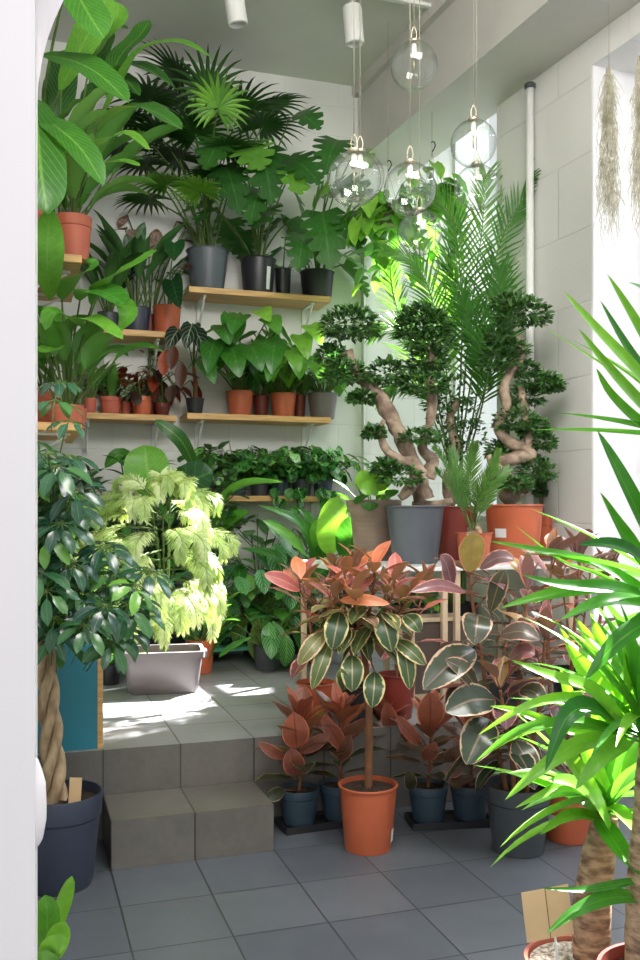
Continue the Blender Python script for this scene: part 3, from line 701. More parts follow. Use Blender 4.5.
heartpot(240, 27, 25, 'terra', 'broad heart-leaf plant in the left bright terracotta pot of the middle shelf', 16, .19, (.2, .55),
         [(232, 348, 240, 378, .2, .35), (250, 345, 262, 372, .18, .3), (215, 340, 208, 375, .17, .25), (275, 342, 272, 375, .18, .35), (222, 325, 230, 345, .17, .3), (205, 360, 215, 385, .14, .2), (240, 315, 232, 335, .17, .4), (268, 318, 280, 335, .15, .6)], (.1, .6))
heartpot(261, 16, 22, 'maroon', 'leafy plant in a maroon pot behind the left bright terracotta one', 9, .15, (.15, .45), [], (0, .5), W - .09)
heartpot(281, 26, 24, 'terra', 'lime-tinged heart-leaf plant in the right bright terracotta pot of the middle shelf', 16, .17, (.15, .5),
         [(300, 335, 308, 360, .15, .8), (290, 350, 300, 372, .14, .7), (310, 325, 322, 345, .14, .85), (275, 365, 268, 382, .13, .5), (258, 310, 270, 322, .15, .95)], (.4, 1))
heartpot(299, 13, 24, 'maroon', 'slim maroon pot with leaves, between the terracotta pot and the wide grey pot', 7, .14, (.15, .4), [], (.2, .8), W - .1)
heartpot(316, 30, 25, 'crate', 'trailing leafy plant in a wide grey-brown pot at the right end of the middle shelf', 14, .13, (.12, .36), [(330, 350, 345, 372, .12, .5), (312, 360, 322, 382, .12, .6)], (.2, .8))

# ---------------- lowest shelf: row of window-leaf plants
spots = [(214, 'little window-leaf plant, first from the left of the row on the lowest shelf', VS), (237, 'little window-leaf plant, second from the left of the row on the lowest shelf', W - .12), (258, 'little window-leaf plant, third from the left of the row on the lowest shelf', VS),
         (280, 'little window-leaf plant, middle right of the row, its lowest leaf hanging below the shelf', W - .14), (301, 'little window-leaf plant, second from the right of the row on the lowest shelf', VS), (321, 'little window-leaf plant at the right end of the row, trailing over the edge', VS)]
for i, (px, lab, v) in enumerate(spots):
    p = pos(px, Z3, v); r, po = plant('potted_swiss_cheese_vine', lab, 'potted plant', p, (.075, .062, .125, 'bluep' if i % 2 else 'dgrey', 'nursery'), 'window-leaf plants in a row on the lowest shelf')
    mb = g_heart(r, .11, 60, .115, .09, 'adan', (.09, .29), (38, 88), (-72, 0), fin_=False, sw=.0025, spread=.04, back=.12, pr='oval')
    if i >= 3:
        for k in range(7):
            b = V((R.uniform(-.04, .10), -.175, .06 - .03 * k * R.random())); leaf(mb, b, R.uniform(-2, -.5), -.9, .1, .07, 'oval', .3)
    fin(mb, r, 'adan')

# ---------------- left bay, upper shelf
p = pos(136, Z4); r, po = plant('potted_dracaena', 'dark upright plant with long stalks in a charcoal pot on the short shelf', 'potted plant', p, (.1, .082, .175, 'navy', 'nursery'))
g_blades(r, .16, 16, .42, .1, 'dark', 'lance', (60, 88), (.3, 1.0), .05, stalk=.3, rr=(.1, .7))
p = pos(165, Z4); r, po = plant('potted_alocasia', 'plant with one dark hanging leaf in an orange pot, right end of the short shelf', 'potted plant', p, (.1, .085, .2, 'terra', 'nursery'))
mb = g_heart(r, .18, 7, .2, .14, 'dark', (.2, .5), (55, 88), (-50, 10), fin_=False, rr=(.2, .8))
b, t = towards(r, (172, 280, 6.2), (180, 308, 6.1)); blade(mb, [b, b.lerp(t, .5) + V((0, -.03, .0)), t], .15, 'heart', (-.3, -.9, .3), .05, .05, 0, 8, back=.3)
mb.tube([V((0, 0, .17)), V((.03, -.02, .36)), b], [.005, .004, .003], 5, 1, sub=4, at=(0, .5, .5))
fin(mb, r, 'dark')
p = pos(152, Z4, W - .09); r, po = plant('potted_alocasia', 'reddish pot with silvery leaves tucked behind the orange and charcoal pots', 'potted plant', p, (.06, .05, .16, 'maroon', 'nursery'))
g_heart(r, .14, 12, .2, .12, 'spot', (.25, .75), (65, 89), (-50, 20), pr='lance', back=.05)
p = pos(110, Z4); r, po = plant('potted_aspidistra', 'dark-leaved plant in a dark pot at the left end of the short shelf', 'potted plant', p, (.075, .062, .13, 'dgrey', 'nursery'))
g_blades(r, .11, 18, .45, .085, 'dark', 'lance', (55, 88), (.4, 1.2), .04, stalk=.2)

# ---------------- left bay, lower shelf
def small(px, w, hp, mat, label, v=VS, nm='potted_houseplant', z=Z5, grp='small pots on the left middle shelf'):
    p = pos(px, z, v); rt = w / 2 * p.y / F; h = hp * p.y / F; r, po = plant(nm, label, 'potted plant', p, (rt, rt * .8, h, mat, 'collar'), grp); return r, h * .88
r, h = small(111, 22, 18, 'terrap', 'young dracaena with upright light green leaves in a terracotta pot', nm='potted_dracaena'); g_blades(r, h, 9, .27, .06, 'lush', 'lance', (45, 88), (.2, .9), .01, rr=(.5, 1))
r, h = small(124, 12, 15, 'terrap', 'small terracotta pot with thin dark stems beside the young dracaena', W - .09); g_heart(r, h, 9, .12, .09, 'beg', (.1, .35), pr='oval')
r, h = small(141, 22, 19, 'terra', 'spotted-leaf plant in the orange pot at the middle of the left shelf', nm='potted_begonia'); g_heart(r, h, 14, .16, .08, 'spot', (.08, .35), (40, 88), (-60, 30), pr='lance', back=.05)
r, h = small(159, 16, 13, 'maroon', 'red and orange-leaved plant in a dark red pot, right end of the left shelf', nm='potted_begonia'); mb = g_heart(r, h, 14, .16, .07, 'beg', (.12, .34), (50, 85), (-80, -20), pr='lance', back=.05, fin_=False, rr=(.3, 1))
for (bx, by, tx, ty, rv) in [(174, 345, 171, 370, .5), (182, 362, 180, 388, .3), (165, 350, 163, 376, 1), (172, 385, 170, 402, .1)]:
    b, t = towards(r, (bx, by, 6.15), (tx, ty, 6.1)); blade(mb, [b, t], .085, 'oval', (0, -1, .2), .1, rv, 0, 8); mb.tube([V((0, 0, h)), V((0, 0, .4)), b], .003, 5, 1, sub=3, at=(0, .5, .5))
fin(mb, r, 'beg')
r, h = small(152, 13, 15, 'maroon', 'dark maroon pot with a climbing variegated stem behind the orange pot', W - .09); mb = MB()
for k in range(50):
    b = V((R.uniform(-.06, .06), R.uniform(-.05, .05), h + R.uniform(.05, .5))); leaf(mb, b, R.uniform(0, 6.3), R.uniform(-.5, .8), .07, .03, 'oval', .5)
for k in range(4): mb.tube([V((0, 0, h)), V((R.uniform(-.04, .04), R.uniform(-.04, .04), h + .3)), V((R.uniform(-.06, .06), 0, h + .52))], .003, 5, 1, sub=3, at=(0, .5, .5))
fin(mb, r, 'spot')
r, h = small(90, 13, 16, 'terrap', 'narrow terracotta pot with grassy stems at the left end of the pine shelf', nm='potted_aspidistra'); g_blades(r, h, 14, .28, .045, 'lush', 'lance', (60, 85), (.4, 1.0), .02, stalk=.12)
r, h = small(122, 14, 14, 'maroon', 'dark-leaved red-stemmed plant at the back of the left shelf', W - .07, 'potted_calathea'); g_heart(r, h, 16, .16, .09, 'beg', (.12, .28), (40, 80), (-40, 30), pr='oval', back=.05, rr=(0, .5))

# ---------------- left wall shelves
def lpot(px, d, z, rt, rb, h, mat, label, nm, style='collar', grp=None):
    p = P(px, 0, d); p.z = z; return plant(nm, label, 'potted plant', p, (rt, rb, h, mat, style), grp)
r, po = lpot(73, 5.02, Z6, .10, .083, .235, 'terrap', 'banana-leaved plant in the right terracotta pot on the upper left shelf', 'potted_banana_plant', grp='banana-leaved plants on the upper left shelf')
mb = g_blades(r, .2, 15, .36, .11, 'ban', 'paddle', (55, 85), (.5, 1.4), .04, stalk=.16, fin_=False, wave=.05)
for pth, w, rv in [([(96, 130, 4.9), (127, 108, 4.75), (155, 112, 4.65), (182, 130, 4.6)], .17, .25), ([(100, 120, 5.1), (135, 56, 5.0), (175, 42, 4.95), (213, 58, 4.9)], .11, .8), ([(90, 150, 4.8), (105, 140, 4.6), (128, 134, 4.55), (150, 150, 4.5)], .09, .9), ([(88, 168, 4.8), (102, 163, 4.6), (125, 162, 4.5), (140, 166, 4.45)], .08, .8), ([(100, 90, 5.2), (118, 70, 5.15), (140, 66, 5.1), (176, 88, 5.1)], .17, .1), ([(80, 110, 5.2), (100, 85, 5.2), (122, 78, 5.15), (140, 96, 5.15)], .16, .15), ([(90, 80, 5.3), (98, 50, 5.3), (112, 30, 5.3), (128, 28, 5.3)], .2, .1), ([(60, 120, 5.1), (62, 80, 5.1), (66, 50, 5.1)], .17, .15), ([(90, 62, 5.0), (105, 45, 4.95), (116, 20, 4.9), (118, 2, 4.9)], .14, .95), ([(108, 100, 5.1), (118, 60, 5.1), (140, 35, 5.1), (150, 20, 5.1)], .14, .3)]:
    q = towards(r, *pth); blade(mb, q, w, 'paddle', (.2, -.6, .8), .1, rv, 0, 10, wave=.03)
    mb.tube([V((0, 0, .2)), V((q[0].x * .4, q[0].y * .4, .2 + (q[0].z - .2) * .6)), q[0]], [.009, .007, .005], 6, 1, sub=5, at=(0, .5, .5))
fin(mb, r, 'ban')
r, po = lpot(42, 4.93, Z6, .105, .085, .255, 'terrap', 'banana-leaved plant in the left terracotta pot, cut by the door frame', 'potted_banana_plant', grp='banana-leaved plants on the upper left shelf')
mb = g_blades(r, .22, 12, .4, .13, 'ban', 'paddle', (60, 88), (.4, 1.0), .04, stalk=.35, fin_=False, wave=.04)
for pth, w, rv in [([(68, -25, 4.5), (78, -5, 4.3), (92, 20, 4.25), (104, 38, 4.25)], .19, .6), ([(40, 55, 4.55), (70, 60, 4.4), (100, 75, 4.3), (129, 103, 4.25)], .17, .4), ([(36, 100, 4.5), (38, 135, 4.25), (42, 180, 4.15), (48, 214, 4.15)], .23, .35), ([(36, 112, 4.5), (58, 128, 4.3), (82, 150, 4.22), (104, 186, 4.2)], .15, .45), ([(60, 90, 4.9), (85, 40, 4.8), (100, 15, 4.8), (108, -10, 4.8)], .17, .9)]:
    q = towards(r, *pth); blade(mb, q, w, 'paddle', (.3, -.85, .45), .08, rv, 0, 12, wave=.03)
    mb.tube([V((0, 0, .22)), V((q[0].x * .4, q[0].y * .4, .22 + (q[0].z - .22) * .6)), q[0]], [.011, .008, .006], 6, 1, sub=5, at=(0, .5, .5))
fin(mb, r, 'ban')
for k in range(1):
    r, po = lpot(60, 5.55, Z6, .09, .075, .19, 'terrap', 'reed-stemmed green plant behind the two big terracotta pots', 'potted_peace_lily')
    g_blades(r, .17, 26, .5, .14, 'lush', 'paddle', (60, 89), (.4, 1.2), .05, stalk=.5, rr=(.1, .7))
r, po = lpot(66, 4.98, Z7, .095, .08, .10, 'terrap', 'wide low pinkish pot with a lush spathe plant on the lower left shelf', 'potted_peace_lily')
mb = g_blades(r, .08, 14, .34, .13, 'lush', 'paddle', (50, 86), (.5, 1.4), .05, stalk=.4, fin_=False, rr=(.3, 1))
for pth, w, rv in [([(92, 305, 4.8), (105, 282, 4.6), (130, 268, 4.5), (158, 250, 4.45)], .13, .75), ([(100, 290, 5.0), (120, 300, 4.7), (128, 315, 4.6), (120, 332, 4.6)], .1, .75), ([(85, 330, 4.8), (70, 318, 4.6), (52, 312, 4.5), (45, 330, 4.5)], .1, .7), ([(72, 330, 4.9), (85, 318, 4.6), (105, 325, 4.5), (123, 340, 4.45)], .09, .95), ([(80, 300, 4.8), (92, 290, 4.6), (112, 296, 4.5), (124, 305, 4.45)], .16, .5), ([(62, 300, 4.9), (72, 282, 4.7), (88, 270, 4.6), (95, 258, 4.6)], .14, .6), ([(60, 345, 4.9), (50, 350, 4.6), (40, 352, 4.5)], .11, .8)]:
    q = towards(r, *pth); blade(mb, q, w, 'paddle', (.1, -.6, .8), .12, rv, 0, 10, wave=.03)
    mb.tube([V((0, 0, .08)), V((q[0].x * .5, q[0].y * .5, .08 + (q[0].z - .08) * .6)), q[0]], [.008, .006, .005], 6, 1, sub=5, at=(0, .5, .5))
fin(mb, r, 'lush')
r, po = lpot(46, 4.66 + .3, Z6 - .0, .01, .01, .01, 'terrap', 'x', 'x') if False else (None, None)
r, po = lpot(76, 5.3, Z7, .062, .052, .12, 'terrap', 'small pinkish pot with a slender plant, just behind the wide low pot', 'potted_peace_lily')
g_blades(r, .1, 14, .26, .08, 'lush', 'paddle', (55, 85), (.4, 1.1), .03, stalk=.28, rr=(.3, 1))
r, po = lpot(44, 5.2, Z7, .085, .07, .2, 'terra', 'orange pot with a tall bright spathe plant beside the door frame', 'potted_peace_lily')
mb = g_blades(r, .18, 16, .3, .11, 'lush', 'paddle', (45, 80), (.5, 1.3), .04, stalk=.3, fin_=False, rr=(.2, .9))
q = towards(r, (50, 300, 4.8), (47, 262, 4.55), (48, 235, 4.5), (50, 208, 4.55)); blade(mb, q, .17, 'oval', (.2, -1, .2), .05, .8, 0, 10)
fin(mb, r, 'lush')
# ================================================================== raised floor, back
def onf(px, py, z=UP_Z): return onz(px, py, z)
def floorplant(nm, label, px, v, p, z=UP_Z, grp=None): return plant(nm, label, 'potted plant', onv(px, v, z), p, grp)
# dark bushy plant under the left middle shelf
r, po = floorplant('potted_zz_plant', 'bushy dark green plant under the left middle shelf', 140, 6.3, (.16, .13, .3, 'black', 'nursery'))
mb = MB(); c = P(142, 435, 6.25) - r.location
for k in range(42):
    a = R.uniform(0, 6.28); q, _, _ = arc(V((math.cos(a) * .06, math.sin(a) * .06, .27)), a, math.radians(R.uniform(55, 86)), R.uniform(.7, 1.2), .5, 12)
    mb.tube(q, .005, 5, 1, at=(0, .5, .3))
    for j in range(3, 13):
        for s in (-1, 1, 1): leaf(mb, q[j], a + s * 1.2 + R.uniform(-.5, .5), R.uniform(-.1, .7), .14, .055, 'ellip', .4, .1, R.uniform(0, .5), 0, 4, cross=1)
fin(mb, r, 'dark')
# strelitzia with big oval leaves (back left)
r, po = floorplant('potted_strelitzia', 'large-leaved plant with a broad bright leaf and a dark one above the pale fern', 165, 5.95, (.15, .12, .28, 'black', 'nursery'))
mb = MB()
for pth, w, rv in [([(150, 497, 5.6), (148, 478, 5.5), (146, 460, 5.5), (145, 445, 5.53)], .27, .85), ([(196, 470, 5.9), (184, 445, 5.75), (172, 432, 5.7), (155, 420, 5.7)], .1, .1), ([(150, 480, 5.9), (130, 462, 5.7), (118, 455, 5.7), (105, 468, 5.6)], .1, .4)]:
    q = towards(r, *pth); blade(mb, q, w, 'paddle', (.1, -.95, .3), .06, rv, 0, 12, wave=.02, pr_=None) if False else blade(mb, q, w, 'ellip', (.1, -.95, .3), .06, rv, 0, 12, wave=.02)
    mb.tube([V((0, 0, .25)), V((q[0].x * .5, q[0].y * .5, .25 + (q[0].z - .25) * .6)), q[0]], [.012, .009, .007], 6, 1, sub=5, at=(0, .5, .5))
fin(mb, r, 'ban')
mb = MB(); q = towards(r, (163, 508, 5.75), (180, 492, 5.6), (198, 478, 5.55), (213, 472, 5.55)); blade(mb, q, .24, 'ellip', (.1, -.95, .3), .06, .25, 0, 12, wave=.02); mb.tube([V((0, 0, .25)), V((q[0].x * .5, q[0].y * .5, .6)), q[0]], [.012, .009, .007], 6, 1, sub=5, at=(0, .5, .5)); fin(mb, r, 'dark', name='dark_leaf')
r, po = floorplant('potted_pothos', 'low leafy plant with small round leaves under the lower left shelf', 95, 6.1, (.14, .11, .5, 'black', 'nursery'))
g_heart(r, .45, 60, .14, .12, 'heart', (.3, .75), (40, 88), (-60, 0), rr=(0, .5), spread=.08)
# tall arching bird-of-paradise leaf + strap leaves
r, po = floorplant('potted_strelitzia', 'strelitzia with one leaf bent in a long arch below the lowest shelf', 218, 6.36, (.14, .11, .26, 'black', 'nursery'))
mb = MB()
for pth, w, rv in [([(214, 555, 6.05), (222, 505, 5.95), (245, 484, 5.85), (283, 482, 5.80)], .085, .75), ([(218, 555, 6.15), (226, 530, 5.95), (238, 518, 5.85), (250, 512, 5.80)], .13, .6), ([(212, 560, 6.15), (208, 530, 6.05), (205, 500, 6.05), (203, 490, 6.05)], .09, .4), ([(214, 570, 6.05), (224, 550, 5.85), (240, 545, 5.75)], .13, .2), ([(210, 575, 6.15), (215, 540, 5.95), (220, 520, 5.95)], .1, .5)]:
    q = towards(r, *pth); blade(mb, q, w, 'lance', (-.2, -.7, .6), .2, rv, 0, 12)
    mb.tube([V((0, 0, .23)), V((q[0].x * .5, q[0].y * .5, .23 + (q[0].z - .23) * .6)), q[0]], [.011, .009, .007], 6, 1, sub=5, at=(0, .5, .5))
fin(mb, r, 'ban')
r, po = floorplant('potted_aspidistra', 'wide strap-leaved plant with long glossy blades left of the taupe pot', 300, 6.05, (.17, .13, .26, 'black', 'nursery'))
mb = MB()
for pth, w, rv in [([(318, 585, 6.10), (305, 555, 5.90), (285, 535, 5.80), (262, 520, 5.75)], .13, .85), ([(322, 580, 6.15), (312, 545, 6.00), (295, 520, 5.90), (258, 505, 5.85)], .11, .45), ([(315, 590, 6.15), (290, 570, 5.90), (272, 555, 5.80), (240, 548, 5.80)], .1, .2), ([(325, 570, 6.30), (318, 540, 6.20), (310, 520, 6.20), (298, 508, 6.20)], .1, .5), ([(300, 590, 6.20), (280, 578, 6.00), (265, 560, 5.90), (255, 545, 5.90)], .12, .1)]:
    q = towards(r, *pth); blade(mb, q, w, 'lance', (-.2, -.6, .8), .12, rv, 0, 12)
    mb.tube([V((0, 0, .23)), V((q[0].x * .6, q[0].y * .6, .2 + (q[0].z - .2) * .6)), q[0]], [.01, .008, .006], 6, 1, sub=5, at=(0, .5, .5))
fin(mb, r, 'lush')
r, po = floorplant('potted_fiddle_leaf_fig', 'plant with big rounded upright leaves just left of the taupe pot', 342, 6.1, (.15, .12, .3, 'black', 'nursery'))
mb = MB()
for pth, w, rv in [([(330, 555, 5.90), (330, 535, 5.85), (334, 515, 5.85), (338, 497, 5.90)], .19, .95), ([(345, 560, 5.90), (350, 540, 5.80), (352, 528, 5.75), (350, 516, 5.75)], .2, .25), ([(325, 550, 6.10), (320, 535, 6.00), (322, 518, 6.00)], .14, .7), ([(360, 560, 6.00), (368, 545, 5.90), (372, 530, 5.90)], .14, .3), ([(335, 575, 5.90), (325, 570, 5.80), (318, 575, 5.75)], .16, .2)]:
    q = towards(r, *pth); blade(mb, q, w, 'ellip', (.1, -.95, .2), .1, rv, 0, 10)
    mb.tube([V((0, 0, .26)), V((q[0].x * .5, q[0].y * .5, .26 + (q[0].z - .26) * .6)), q[0]], [.011, .009, .007], 6, 1, sub=5, at=(0, .5, .5))
fin(mb, r, 'heart')
# plants on the green stand
for i, (px, lab, mt) in enumerate([(214, 'aglaonema in a black pot, left end of the green stand', 'agla'), (234, 'glossy round-leaved plant in the middle of the green stand', 'heart'), (252, 'silver-leaved aglaonema, right end of the green stand', 'agla')]):
    r, po = plant('potted_aglaonema', lab, 'potted plant', onv(px, 5.9, UP_Z + .1), (.075, .062, .13, 'black', 'nursery'), 'plants on the green stand')
    g_heart(r, .11, 34, .19, .1, mt, (.12, .48), (15, 88), (-60, 20), pr='oval', back=.05, rr=(0, .85), az=(150, 390))
r, po = floorplant('potted_aglaonema', 'tall aglaonema behind the green stand', 236, 6.33, (.13, .11, .3, 'black', 'nursery'))
g_heart(r, .27, 44, .24, .12, 'agla', (.2, .75), (25, 88), (-50, 20), pr='oval', back=.05)
r, po = floorplant('potted_aglaonema', 'tall glossy plant behind the striped calathea', 286, 6.3, (.13, .11, .3, 'black', 'nursery'))
g_heart(r, .27, 40, .24, .12, 'agla', (.2, .7), (25, 88), (-50, 20), pr='oval', back=.05, rr=(0, .5))
r, po = floorplant('potted_calathea', 'striped calathea with drooping leaves in a charcoal pot on the tiles', 267, 5.42, (.085, .07, .15, 'dgrey', 'nursery'))
mb = g_heart(r, .13, 20, .25, .115, 'cal', (.14, .27), (40, 85), (-75, -10), pr='oval', back=.05, fin_=False, droop=.8); fin(mb, r, 'cal')
r, po = floorplant('potted_pothos', 'dark leafy plant in a small black pot right of the striped calathea', 312, 5.6, (.09, .075, .16, 'black', 'nursery'))
g_heart(r, .14, 22, .22, .1, 'cal', (.15, .4), (30, 85), (-50, 10), pr='oval', back=.05, rr=(.0, .5))
r, po = plant('potted_houseplant', 'orange pot half hidden behind the grey crate', 'potted plant', onv(200, 5.45, UP_Z), (.085, .07, .2, 'terra', 'nursery'))
g_blades(r, .18, 12, .3, .07, 'lush', 'lance', (50, 85), (.4, 1.0), .03, stalk=.1)

# ---------------- grey crate and the pale fern
pc = onz(163, 690, UP_Z)
r = root('plastic_crate', 'grey plastic storage crate holding the pale feathery fern', 'crate', pc); r.rotation_euler = (0, 0, RZ * .6)
x, y, h = .205, .14, .225; m = MB()
def tub(m, x, y, z0, z1, k0, k1, t):
    def ring(a, b, z, n=6):
        rr = .035; o = []
        for cx, cy, a0 in ((a - rr, b - rr, 0), (-a + rr, b - rr, PI / 2), (-a + rr, -b + rr, PI), (a - rr, -b + rr, 1.5 * PI)):
            for i in range(n): q = a0 + PI / 2 * i / (n - 1); o.append(V((cx + rr * math.cos(q), cy + rr * math.sin(q), z)))
        return o
    rs = [ring(x * k0 * .96, y * k0 * .96, z0), ring(x * k0, y * k0, z0 + .01), ring(x * k1, y * k1, z1 - .035), ring(x * k1 + .012, y * k1 + .012, z1 - .033), ring(x * k1 + .014, y * k1 + .014, z1), ring(x * k1 - t, y * k1 - t, z1), ring(x * k0 - t, y * k0 - t, z0 + .012)]
    n = len(rs[0]); vs = [v for q in rs for v in q]; fs = [tuple(reversed(range(n)))]
    for j in range(len(rs) - 1):
        for i in range(n): fs.append((j * n + i, j * n + (i + 1) % n, (j + 1) * n + (i + 1) % n, (j + 1) * n + i))
    fs.append(tuple(range((len(rs) - 1) * n, len(rs) * n))); m.add(vs, fs)
tub(m, x, y, 0, h, .88, 1, .006); o = m.build('tub', M['crate'], r); o.modifiers.new('e', 'EDGE_SPLIT').split_angle = math.radians(40)
for s in (-1, 1):
    m = MB(); m.box(s * (x + .018) - .012, s * (x + .018) + .012, -.05, .05, h - .05, h - .012); m.build('handle', M['crate'], r, False)
r, po = plant('potted_norfolk_pine', 'pale lime feathery fern standing in the grey crate', 'potted plant', pc + V((0, 0, .016)), (.115, .1, .17, 'black', 'nursery'))
mb = MB()
def feather(base, tip, L, rv, n=22, drop=.06):
    b, t = base, tip; md = b.lerp(t, .55) + V((0, 0, .05)); pts = [b, md, t + V((0, 0, .01)), t + (t - md) * .12 + V((0, 0, -drop))]
    frond(mb, pts, L, .0062, n, 1.0, rv, .9, 0, 1, .003, (.7, 1, .5), start=.3, vee=.1, seg=3, jit=.22)
tr_ = MB(); tr_.tube([V((0, 0, .1)), V((.02, .02, .5)), P(170, 500, 4.75) - r.location], [.012, .01, .005], 8, sub=6); tr_.build('stem', M['gstem'], r)
for (bx, by, tx, ty, dd) in [(168, 510, 120, 505, 0), (168, 505, 210, 505, -.1), (170, 500, 165, 480, .1), (168, 500, 185, 478, 0), (165, 520, 100, 530, .1), (165, 520, 205, 525, -.2), (165, 545, 112, 560, -.1), (168, 545, 222, 545, -.1), (165, 570, 125, 600, -.2), (168, 560, 200, 575, -.3),
                             (168, 580, 215, 600, -.1), (165, 590, 150, 618, -.3), (168, 590, 190, 615, -.25), (168, 600, 212, 618, -.05), (168, 600, 172, 620, -.3), (168, 520, 130, 498, .1), (168, 515, 108, 515, .2), (168, 530, 100, 540, .15), (165, 510, 145, 485, 0), (168, 515, 192, 490, -.2), (168, 505, 172, 478, -.2), (168, 550, 140, 580, -.3), (168, 570, 165, 600, -.4), (168, 535, 200, 545, -.3), (165, 560, 100, 600, 0), (165, 530, 92, 500, .1), (168, 570, 222, 585, 0), (165, 540, 140, 545, -.35), (168, 540, 180, 545, -.4), (166, 515, 150, 500, -.3), (168, 520, 195, 500, .3), (165, 515, 110, 505, .25), (165, 540, 95, 545, .2), (168, 560, 212, 560, .1), (165, 560, 105, 580, .1), (165, 500, 135, 488, .1)]:
    for k in range(3):
        b, t = towards(r, (bx - 6, by, 4.75), ((tx - 160) * 1.12 + 153 + R.uniform(-8, 8), ty + R.uniform(-8, 8), 4.75 + dd + R.uniform(-.08, .08))); feather(b, t, .08, R.uniform(.2, 1), 62)
fin(mb, r, 'fern')
r, po = plant('potted_fern', 'small green fern in a black pot left of the grey crate', 'potted plant', onz(110, 684, UP_Z), (.06, .05, .11, 'black', 'nursery'))
mb = MB()
for k in range(16):
    a = R.uniform(0, 6.28); q, _, _ = arc(V((0, 0, .1)), a, R.uniform(.7, 1.4), .3, 1.3, 4); frond(mb, q, .05, .014, 14, 1.1, R.uniform(0, 1), .3, start=.2)
fin(mb, r, 'lush')

# ================================================================== umbrella tree with a braided trunk, left front
pt = V(((59 - CX) / F * 3.3, 3.3, 0))
r, po = plant('potted_umbrella_tree', 'umbrella tree with a braided trunk in a big navy pot beside the steps', 'potted tree', pt, (.152, .118, .33, 'navy', 'collar', 'soil', .9))
top = P(48, 640, 3.3) - pt; h0 = .28
for k in range(3):
    m = MB(); pts = []
    for i in range(15):
        t = i / 14; a = k * 2.094 + t * 9.5; q = .026 * (1 - .2 * t); c = V((top.x * t - .012, 0, h0 + (top.z - h0) * t)); pts.append(c + V((math.cos(a) * q, math.sin(a) * q, 0)))
    m.tube(pts, [.0225 - .005 * i / 14 for i in range(15)], 10, sub=4, knob=.12); m.build('trunk', M['bark2'], r)
mb = MB(); hubs = []
c0 = V((top.x, 0, top.z))
spots = []
for k in range(112):
    py = R.uniform(435, 642); lim = 118 if 545 < py < 650 else 70 if py > 470 else 58
    px = R.uniform(10, lim + 18 * R.random() if 555 < py < 640 else lim); spots.append((px, py, R.uniform(3.0, 3.6)))
for (px, py, d) in spots + [(150, 570, 3.2), (138, 585, 3.1), (140, 612, 3.15), (128, 605, 3.1), (132, 625, 3.2), (112, 640, 3.1), (140, 600, 3.2), (125, 630, 3.2), (118, 640, 3.2), (105, 605, 3.0), (85, 625, 3.0), (75, 490, 3.0), (70, 455, 3.1), (70, 420, 3.3), (55, 400, 3.4), (60, 380, 3.5)]:
    hub = P(px, py, d) - pt; nd = V((hub.x - c0.x, hub.y - .1, (hub.z - .9) * .6 + .35)).normalized() + V((0, -.25, .3)); nd.normalize()
    az = math.atan2(nd.y, nd.x); el = math.asin(nd.z); b = V((hub.x * .55 + c0.x * .45, hub.y * .5, hub.z - .12))
    mb.tube([b, b.lerp(hub, .6) + V((0, 0, .02)), hub], .0025, 4, 1, sub=2, at=(0, .5, .5))
    g_schefflera(mb, hub, az + R.uniform(-.4, .4), el + R.uniform(-.2, .3), R.uniform(.095, .14), R.choice((6, 7, 8)), R.uniform(.0, .85) if R.random() < .88 else 1.0, .33)
for k in range(7):
    a = R.uniform(0, 6.28); q = c0 + V((math.cos(a) * .2, math.sin(a) * .15, R.uniform(.25, .75))); mb.tube([c0 - V((0, 0, .02)), c0.lerp(q, .5) + V((0, 0, .1)), q], [.012, .008, .004], 7, 1, sub=5, at=(0, .5, .5))
fin(mb, r, 'scheff')
tc = P(74, 792, 3.235); pb = V((tc.x, tc.y, .3))
r = root('plant_label', 'small bare wooden plant label stuck in the navy pot', 'plant label', (tc.x, tc.y, .285)); r.rotation_euler = (0, .06, .15)
m = MB(); m.box(-.021, .021, -.003, .003, .02, .115); o = m.build('label_board', M['card'], r, False); m = MB(); m.box(-.004, .004, .003, .008, -.03, .1); m.build('stick', M['pale'], r, False)

# small bright plant, bottom left corner
r, po = plant('potted_zz_plant', 'small bright green glossy plant in the bottom left corner', 'potted plant', V((-.66, 2.05, 0)), (.085, .07, .14, 'dgrey', 'nursery'))
mb = MB()
for pth, w, rv in [([(52, 945, 2.05), (58, 920, 2.03), (66, 895, 2.02), (72, 876, 2.02)], .035, .85), ([(48, 955, 2.0), (47, 930, 1.98), (47, 910, 1.97), (45, 895, 1.97)], .055, .6), ([(55, 960, 1.97), (56, 945, 1.93), (60, 932, 1.92), (66, 922, 1.92)], .05, .9), ([(48, 965, 1.95), (50, 950, 1.92), (58, 944, 1.9), (66, 946, 1.9)], .05, .8), ([(55, 960, 2.1), (50, 935, 2.1), (40, 920, 2.1)], .05, .4), ([(52, 970, 1.95), (45, 962, 1.9), (38, 962, 1.9)], .05, .7)]:
    q = towards(r, *pth); blade(mb, q, w, 'ellip', (.3, -1, .2), .12, rv, 0, 8); mb.tube([V((0, 0, .12)), V((q[0].x * .6, q[0].y * .6, .12 + (q[0].z - .12) * .5)), q[0]], .004, 5, 1, sub=4, at=(0, .5, .6))
fin(mb, r, 'heart')

